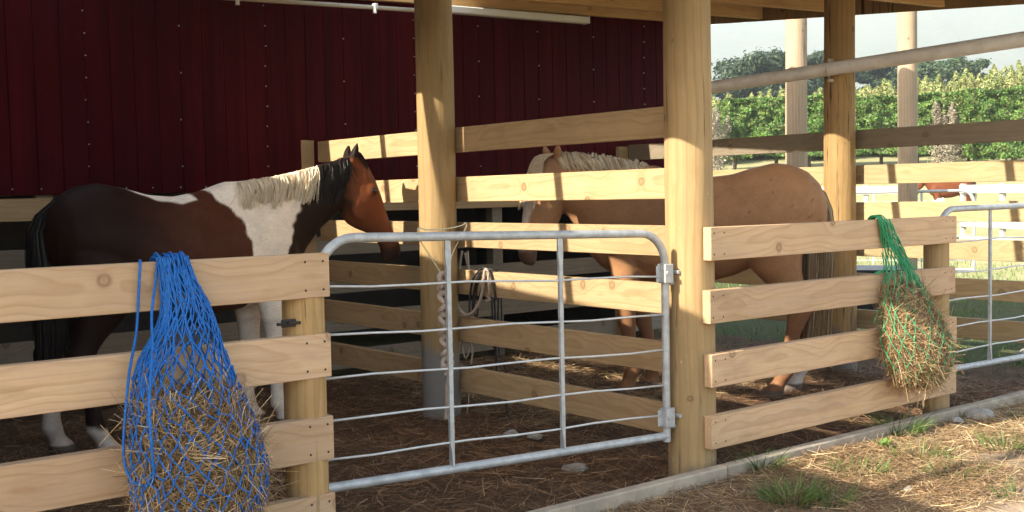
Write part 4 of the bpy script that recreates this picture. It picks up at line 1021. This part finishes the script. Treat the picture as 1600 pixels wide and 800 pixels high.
u = Vector((-.625, .78)).normalized(); org = Vector((2.0, 1.0)) + u * .95
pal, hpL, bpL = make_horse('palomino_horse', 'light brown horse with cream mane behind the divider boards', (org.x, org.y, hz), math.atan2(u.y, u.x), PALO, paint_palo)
cream = np.array([(.84, .70, .50), (.74, .58, .38), (.88, .78, .62), (.62, .46, .28)])
pm, tt = mane_paths(PALO, bpL, 1800, 1, .05, .97, (.08, .19), back=.85, up=.05, widen=.62)
hair_strands('mane', pal, pm, cream[RNG.integers(0, 4, 1800)] * RNG.uniform(.8, 1.1, (1800, 1)), RNG.uniform(.003, .007, 1800))
pm2, tt = mane_paths(PALO, bpL, 900, -1, .05, .97, (.10, .22), back=.5, up=.06)
hair_strands('mane', pal, pm2, cream[RNG.integers(0, 4, 900)] * RNG.uniform(.8, 1.1, (900, 1)), RNG.uniform(.005, .011, 900))
n = 420; K = 7; fp = np.zeros((n, K, 3))
for i in range(n):
    y0 = RNG.uniform(-.045, .055); l = RNG.uniform(.20, .40)
    for k in range(K):
        q = k / (K - 1); fp[i, k] = hpL((.54 + .075 * math.sin(min(1, q * 2.2) * 1.5) + .11 * q * l / .35, 1.515 + .03 * math.sin(q * 3) - l * q ** 1.3 * .9), y0 * (1 + q * 1.1))
hair_strands('forelock', pal, fp, cream[RNG.integers(0, 4, n)] * RNG.uniform(.8, 1.1, (n, 1)), RNG.uniform(.005, .010, n))
tail('tail', pal, (-1.03, 1.325), .16, 1100, [(.30, .19, .10), (.42, .29, .16), (.20, .12, .065), (.55, .42, .26)], .075)

# far brown horse in the yard, same build as a lighter mesh
FAR = dict(PALO); FAR.update(scale=1.05, voxel=.022, nyaw=0, hyaw=0)
def paint_far(V, hp):
    n = len(V); x, y, z = V.T
    c = np.tile(np.array((.12, .036, .014)), (n, 1)); c = blend(c, (.03, .015, .01), sstep(.45, .35, z)); return c
fp0 = at(1471, 290, 40.0)
fh, a_, b_ = make_horse('brown_horse', 'small red brown horse far off in the yard, seen between the boards', (fp0[0] - .2, fp0[1], float(terrain(np.array(fp0[0]), np.array(fp0[1]))) - .18), R(141), FAR, paint_far)
tail('tail', fh, (-1.13, 1.30), .3, 120, [(.012, .008, .007)], .08)

# ------------------------------------------------------------------ yard beyond
zin = make_gate('stall_gate', 'galvanised gate standing out in the yard beyond the dark stained post', (0, 0, 0), (1.64, 0, 0), (.25, 1.16), (.25, 1.16), False)
q0 = at(1290, 306, 13.2); q1 = at(1424, 304, 13.0); zin.location = (q0[0], q0[1], .07); zin.rotation_euler = (0, 0, math.atan2(q1[1] - q0[1], q1[0] - q0[0]))
def field_fence(name, label, p0, p1, tops, H, mat, nposts):
    p0 = np.array(p0[:2]); p1 = np.array(p1[:2]); d = p1 - p0; L = float(np.linalg.norm(d)); rz = math.atan2(d[1], d[0])
    z = float(terrain(p0[0], p0[1])); f = empty(name, (p0[0], p0[1], z), rz, label, 'fence')
    for t in tops: board('rail', L, H, .04, M[mat], f, (L / 2, -.06, t - H / 2))
    for k in range(nposts):
        b = MB(); b.box((0, 0, 0), (.10, .07, max(tops) + .25), ch=.004); o = b.build('fence_post', M[mat], f); o.location = (L * k / (nposts - 1), 0, max(tops) / 2 - .1)
    return f
field_fence('field_fence', 'whitish rail fence across the yard, left of the far brown horse', at(1240, 300, 24), at(1412, 300, 23), (1.30, .98, .66, .34), .17, 'whiterail', 4)
field_fence('field_fence', 'whitish rail fence across the yard, right of the far brown horse', at(1505, 300, 21), at(1720, 300, 17), (1.32, 1.02, .70, .38), .15, 'whiterail', 4)
# white tarp heap
bm = bmesh.new(); bmesh.ops.create_icosphere(bm, subdivisions=4, radius=1)
for v in bm.verts:
    k = 1 + .22 * math.sin(v.co.x * 5 + v.co.y * 3) * math.cos(v.co.y * 6 - v.co.x * 2) + .10 * math.sin(v.co.x * 13 + v.co.z * 9)
    v.co = Vector((v.co.x * .62 * k, v.co.y * .4 * k, max(0, v.co.z) * .55 * k))
me = bpy.data.meshes.new('tarp_heap'); bm.to_mesh(me); bm.free(); o = mesh_obj('tarp_heap', me, M['tarp']); p0 = at(1462, 318, 26); o.location = (p0[0], p0[1], float(terrain(p0[0], p0[1])) + .55); tag(o, 'white crumpled tarpaulin on a heap before the far brown horse', 'tarpaulin')
o.location.z = float(terrain(p0[0], p0[1])); o.scale = (.75, .75, 1.55)
# black trough
tr = at(1372, 408, 12.0); b = MB()
for (w0, w1, z0, z1) in ((.30, .36, 0, .42), (.385, .385, .42, .46)): b.loft([[(-w0, -w0 * .7, z0), (w0, -w0 * .7, z0), (w0, w0 * .7, z0), (-w0, w0 * .7, z0)], [(-w1, -w1 * .7, z1), (w1, -w1 * .7, z1), (w1, w1 * .7, z1), (-w1, w1 * .7, z1)]])
o = b.build('water_trough', M['trough']); o.location = (tr[0], tr[1], -.03); o.rotation_euler = (0, 0, .6); tag(o, 'black plastic water trough on the yard grass behind the right fence', 'trough')

# hedges, bushes, trees: many leaf faces through the crown
def leaves(n, pos, nor, size, cols, elong=1.6):
    a = RNG.normal(size=(n, 3)); nn = nor + a * .55; nn /= np.linalg.norm(nn, axis=1, keepdims=True)
    t = np.cross(nn, RNG.normal(size=(n, 3))); t /= np.linalg.norm(t, axis=1, keepdims=True) + 1e-9; s = np.cross(nn, t)
    sz = size * RNG.uniform(.6, 1.3, (n, 1)); t = t * sz * elong * .5; s = s * sz * .5
    V = np.stack([pos - t, pos + s * .9 + t * .1, pos + t, pos - s * .9 - t * .1], 1).reshape(-1, 3); F = np.arange(n * 4).reshape(-1, 4)
    ci = np.array(cols)[RNG.integers(0, len(cols), n)] * RNG.uniform(.7, 1.3, (n, 1))
    return V, F, np.repeat(ci, 4, 0)
def trunk_mesh(parent, pts, rads, mat='bark', name='trunk'):
    b = MB(); b.tube(pts, rads, 8); return b.build(name, M[mat], parent, smooth=True)
def hedge(label, px0, px1, D, ztop_px, zbot_px, n):
    p0 = at(px0, 200, D); p1 = at(px1, 200, D); d = (p1 - p0); d[2] = 0; L = np.linalg.norm(d); d /= L; nrm = np.array([-d[1], d[0], 0])
    zt = at(px0, ztop_px, D)[2]; zb = at(px0, zbot_px, D)[2]; c = (p0 + p1) / 2; gz = float(terrain(c[0], c[1])) - .2
    root = empty('hedge', (c[0], c[1], gz), 0, label, 'hedge', 'clipped conifer hedges'); dep = 1.3
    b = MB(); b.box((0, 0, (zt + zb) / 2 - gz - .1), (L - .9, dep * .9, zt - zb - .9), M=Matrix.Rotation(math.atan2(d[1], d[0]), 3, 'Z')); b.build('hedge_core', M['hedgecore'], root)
    u = RNG.uniform(-L / 2, L / 2, n); f = RNG.uniform(size=n); v = RNG.uniform(0, 1, n)
    # shell: front, top, ends
    y = np.where(f < .62, -dep, RNG.uniform(-dep, dep, n)); zz = np.where((f >= .62) & (f < .85), zt, zb + (zt - zb) * v)
    u = np.where(f > .93, L / 2 * np.sign(RNG.normal(size=n)), u)
    bulge = .28 * vnoise(u, zz, 1.6, 1) + .2 * vnoise(u, zz, 4.1, 6); y = np.where(f < .62, y - bulge + RNG.uniform(0, .35, n), y); zz = zz + .12 * vnoise(u, y * .3, 1.3, 8) * ((zz - zb) / (zt - zb)) - RNG.uniform(0, .2, n) * (f >= .62)
    lowcut = zb + .22 * vnoise(u, u * 0, 2.1, 3); zz = np.maximum(zz, lowcut)
    pos = d[None] * u[:, None] + nrm[None] * y[:, None]; pos[:, 2] = zz - gz
    nor = np.where((f < .62)[:, None], -nrm[None] + np.array([0, 0, .4]), np.array([0, 0, 1.0]))
    V, F, Cc = leaves(n, pos, nor, .10, [(.065, .145, .022), (.10, .195, .032), (.045, .10, .018), (.15, .22, .05), (.12, .13, .045)])
    quads_mesh('foliage', V, F, Cc, M['leaf'], root)
    k = int(L / 1.5)
    for i in range(k):
        uu = -L / 2 + .6 + (L - 1.2) * i / (k - 1) + random.uniform(-.3, .3); q = d * uu
        trunk_mesh(root, [(q[0], q[1], -.2), (q[0] + random.uniform(-.2, .2), q[1], zb - gz + .1), (q[0] + random.uniform(-.4, .4), q[1], zb - gz + .9)], [.10, .08, .05])
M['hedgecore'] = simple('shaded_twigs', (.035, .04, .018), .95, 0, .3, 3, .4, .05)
hedge('clipped green hedge left of the dry gap, behind the yard poles', 1130, 1456, 55, 157, 247, 66000)
hedge('clipped green hedge right of the dry gap, at the right edge', 1492, 1720, 54, 143, 250, 54000)
def bush(px, base_px, top_px, D, wpx, n, label, cols, name='feathery_bush', leafsize=.08, group=None, cat='bush'):
    p = at(px, base_px, D); zt = at(px, top_px, D)[2]; gz = float(terrain(p[0], p[1])) - .1; H = zt - gz; W = wpx * D / 1754
    root = empty(name, (p[0], p[1], gz), 0, label, cat, group)
    t = RNG.uniform(.05, 1, n) ** .8; ang = RNG.uniform(0, 2 * math.pi, n); ph = RNG.uniform(0, 6)
    ns = 7; sx = RNG.uniform(-.42, .42, ns) * W; sy = RNG.uniform(-.3, .3, ns) * W; sh = RNG.uniform(.72, 1.0, ns); sh[0] = 1; sx[0] *= .4; k = RNG.integers(0, ns, n)
    rad = W * .34 * (1 - t ** 2.0) * RNG.uniform(size=n) ** .5 * (1 + .3 * np.sin(t * 23 + k)) + .03
    pos = np.stack([sx[k] * (.35 + .65 * t) + rad * np.cos(ang), sy[k] * (.35 + .65 * t) + rad * np.sin(ang), t * H * sh[k]], 1)
    nor = np.stack([np.cos(ang), np.sin(ang), .5 * np.ones(n)], 1)
    V, F, Cc = leaves(n, pos, nor, leafsize, cols, 2.6); quads_mesh('foliage', V, F, Cc, M['leaf'], root)
    trunk_mesh(root, [(0, 0, -.2), (.05, 0, H * .3), (0, .05, H * .55)], [W * .05, W * .03, .02])
pale = [(.22, .25, .07), (.28, .29, .10), (.17, .21, .06), (.34, .32, .14), (.20, .24, .08)]
rs = random.Random(3)
marks = ['at the far left', 'left of the first yard pole', 'beside the first yard pole', 'right of the first yard pole', 'behind the dark stained post']
i = 0
for px in range(1112, 1640, 17):
    top = np.interp(px, [1110, 1200, 1300, 1440, 1500, 1600], [150, 146, 134, 126, 114, 100]) + rs.uniform(-7, 9)
    where = 'left of the first yard pole' if px < 1225 else 'between the first yard pole and dark post' if px < 1310 else 'between dark post and second yard pole' if px < 1405 else 'above the dry gap between hedges' if px < 1490 else 'above the right hedge'
    bush(px + rs.uniform(-6, 6), 200, top, 62 + rs.uniform(-2, 4), rs.uniform(75, 115), 6500, 'feathery yellow green bush ' + where, pale, group='feathery bushes ' + where); i += 1
bush(1474, 258, 158, 53.5, 60, 9000, 'dry leafless pinkish grey bush in the gap between the hedges', [(.25, .215, .15), (.32, .28, .20), (.19, .16, .11)], 'dry_bush', .05)
bush(1112, 262, 165, 53.5, 56, 5000, 'dry grey bush at the left end of the left hedge', [(.27, .235, .18), (.33, .285, .22), (.21, .18, .13)], 'dry_bush', .05)
def tree(px, top_px, base_px, D, wpx, n, label, cols, flat=False, nblob=14, group=None):
    p = at(px, base_px, D); gz = float(terrain(p[0], p[1])) - .2; zt = at(px, top_px, D)[2]; H = zt - gz; W = wpx * D / 1754
    root = empty('conifer_tree' if flat else 'leafy_tree', (p[0], p[1], gz), 0, label, 'tree', group); parts = []
    b = MB(); b.tube([(0, 0, -.2), (W * .02, 0, H * .35), (-W * .02, W * .02, H * .75)], [W * .05, W * .04, W * .015], 9)
    for k in range(nblob):
        a = k * 2.4 + rs.uniform(-.4, .4); t = .42 + .56 * (k + .5) / nblob; rr = W * .5 * (1 - ((t - .55) / .55) ** 2 * .75) * rs.uniform(.25, .85)
        c = np.array([rr * math.cos(a), rr * math.sin(a), H * t - H * .06]); br = W * rs.uniform(.13, .23)
        b.tube([(0, 0, H * (t - .2)), (c[0] * .5, c[1] * .5, H * (t - .12)), tuple(c)], [W * .02, W * .013, W * .005], 6)
        m = n // nblob; q = RNG.normal(size=(m, 3)); q /= np.linalg.norm(q, axis=1, keepdims=True); q *= RNG.uniform(.45, 1.05, (m, 1)) ** .6 * np.where(RNG.uniform(size=(m, 1)) < .16, RNG.uniform(1.0, 1.55, (m, 1)), 1.0) * (1 + .25 * np.sin(q[:, :1] * 7 + k) * np.sin(q[:, 1:2] * 6 + 2 * k))
        pos = c + q * np.array([br * 1.25, br * 1.25, br * (.42 if flat else .8)])
        parts.append(leaves(m, pos, q + np.array([0, 0, .5]), .24, cols, 1.9))
    V, F, Cc = join_vfc(parts); quads_mesh('crown', V, F, Cc, M['leaf'], root); b.build('trunk', M['bark'], root, smooth=True)
dk = [(.022, .042, .018), (.032, .055, .022), (.045, .07, .028), (.018, .034, .016)]; md = [(.035, .065, .022), (.05, .085, .03), (.065, .10, .035), (.028, .05, .02)]
tree(1196, 80, 200, 112, 150, 26000, 'broad dark flat topped conifer left of the first yard pole', dk, True, 22)
tree(1275, 72, 200, 116, 90, 14000, 'dark flat topped conifer between the first yard pole and the dark post', dk, True, 14)
tree(1142, 112, 200, 118, 70, 9000, 'low dark conifer at the left end of the far trees', dk, True, 9)
tree(1375, 84, 200, 118, 95, 14000, 'dark conifer behind the sloping pipe, left of the second yard pole', dk, True, 14)
tree(1452, 84, 200, 122, 70, 12000, 'mid green tree right of the second yard pole', md, False, 12)
tree(1497, 83, 200, 120, 70, 12000, 'rounded green tree between the pipe and the bushes', md, False, 12)
tree(1530, 84, 200, 126, 42, 5000, 'thin loose tree at the right end of the far trees', md, False, 8)
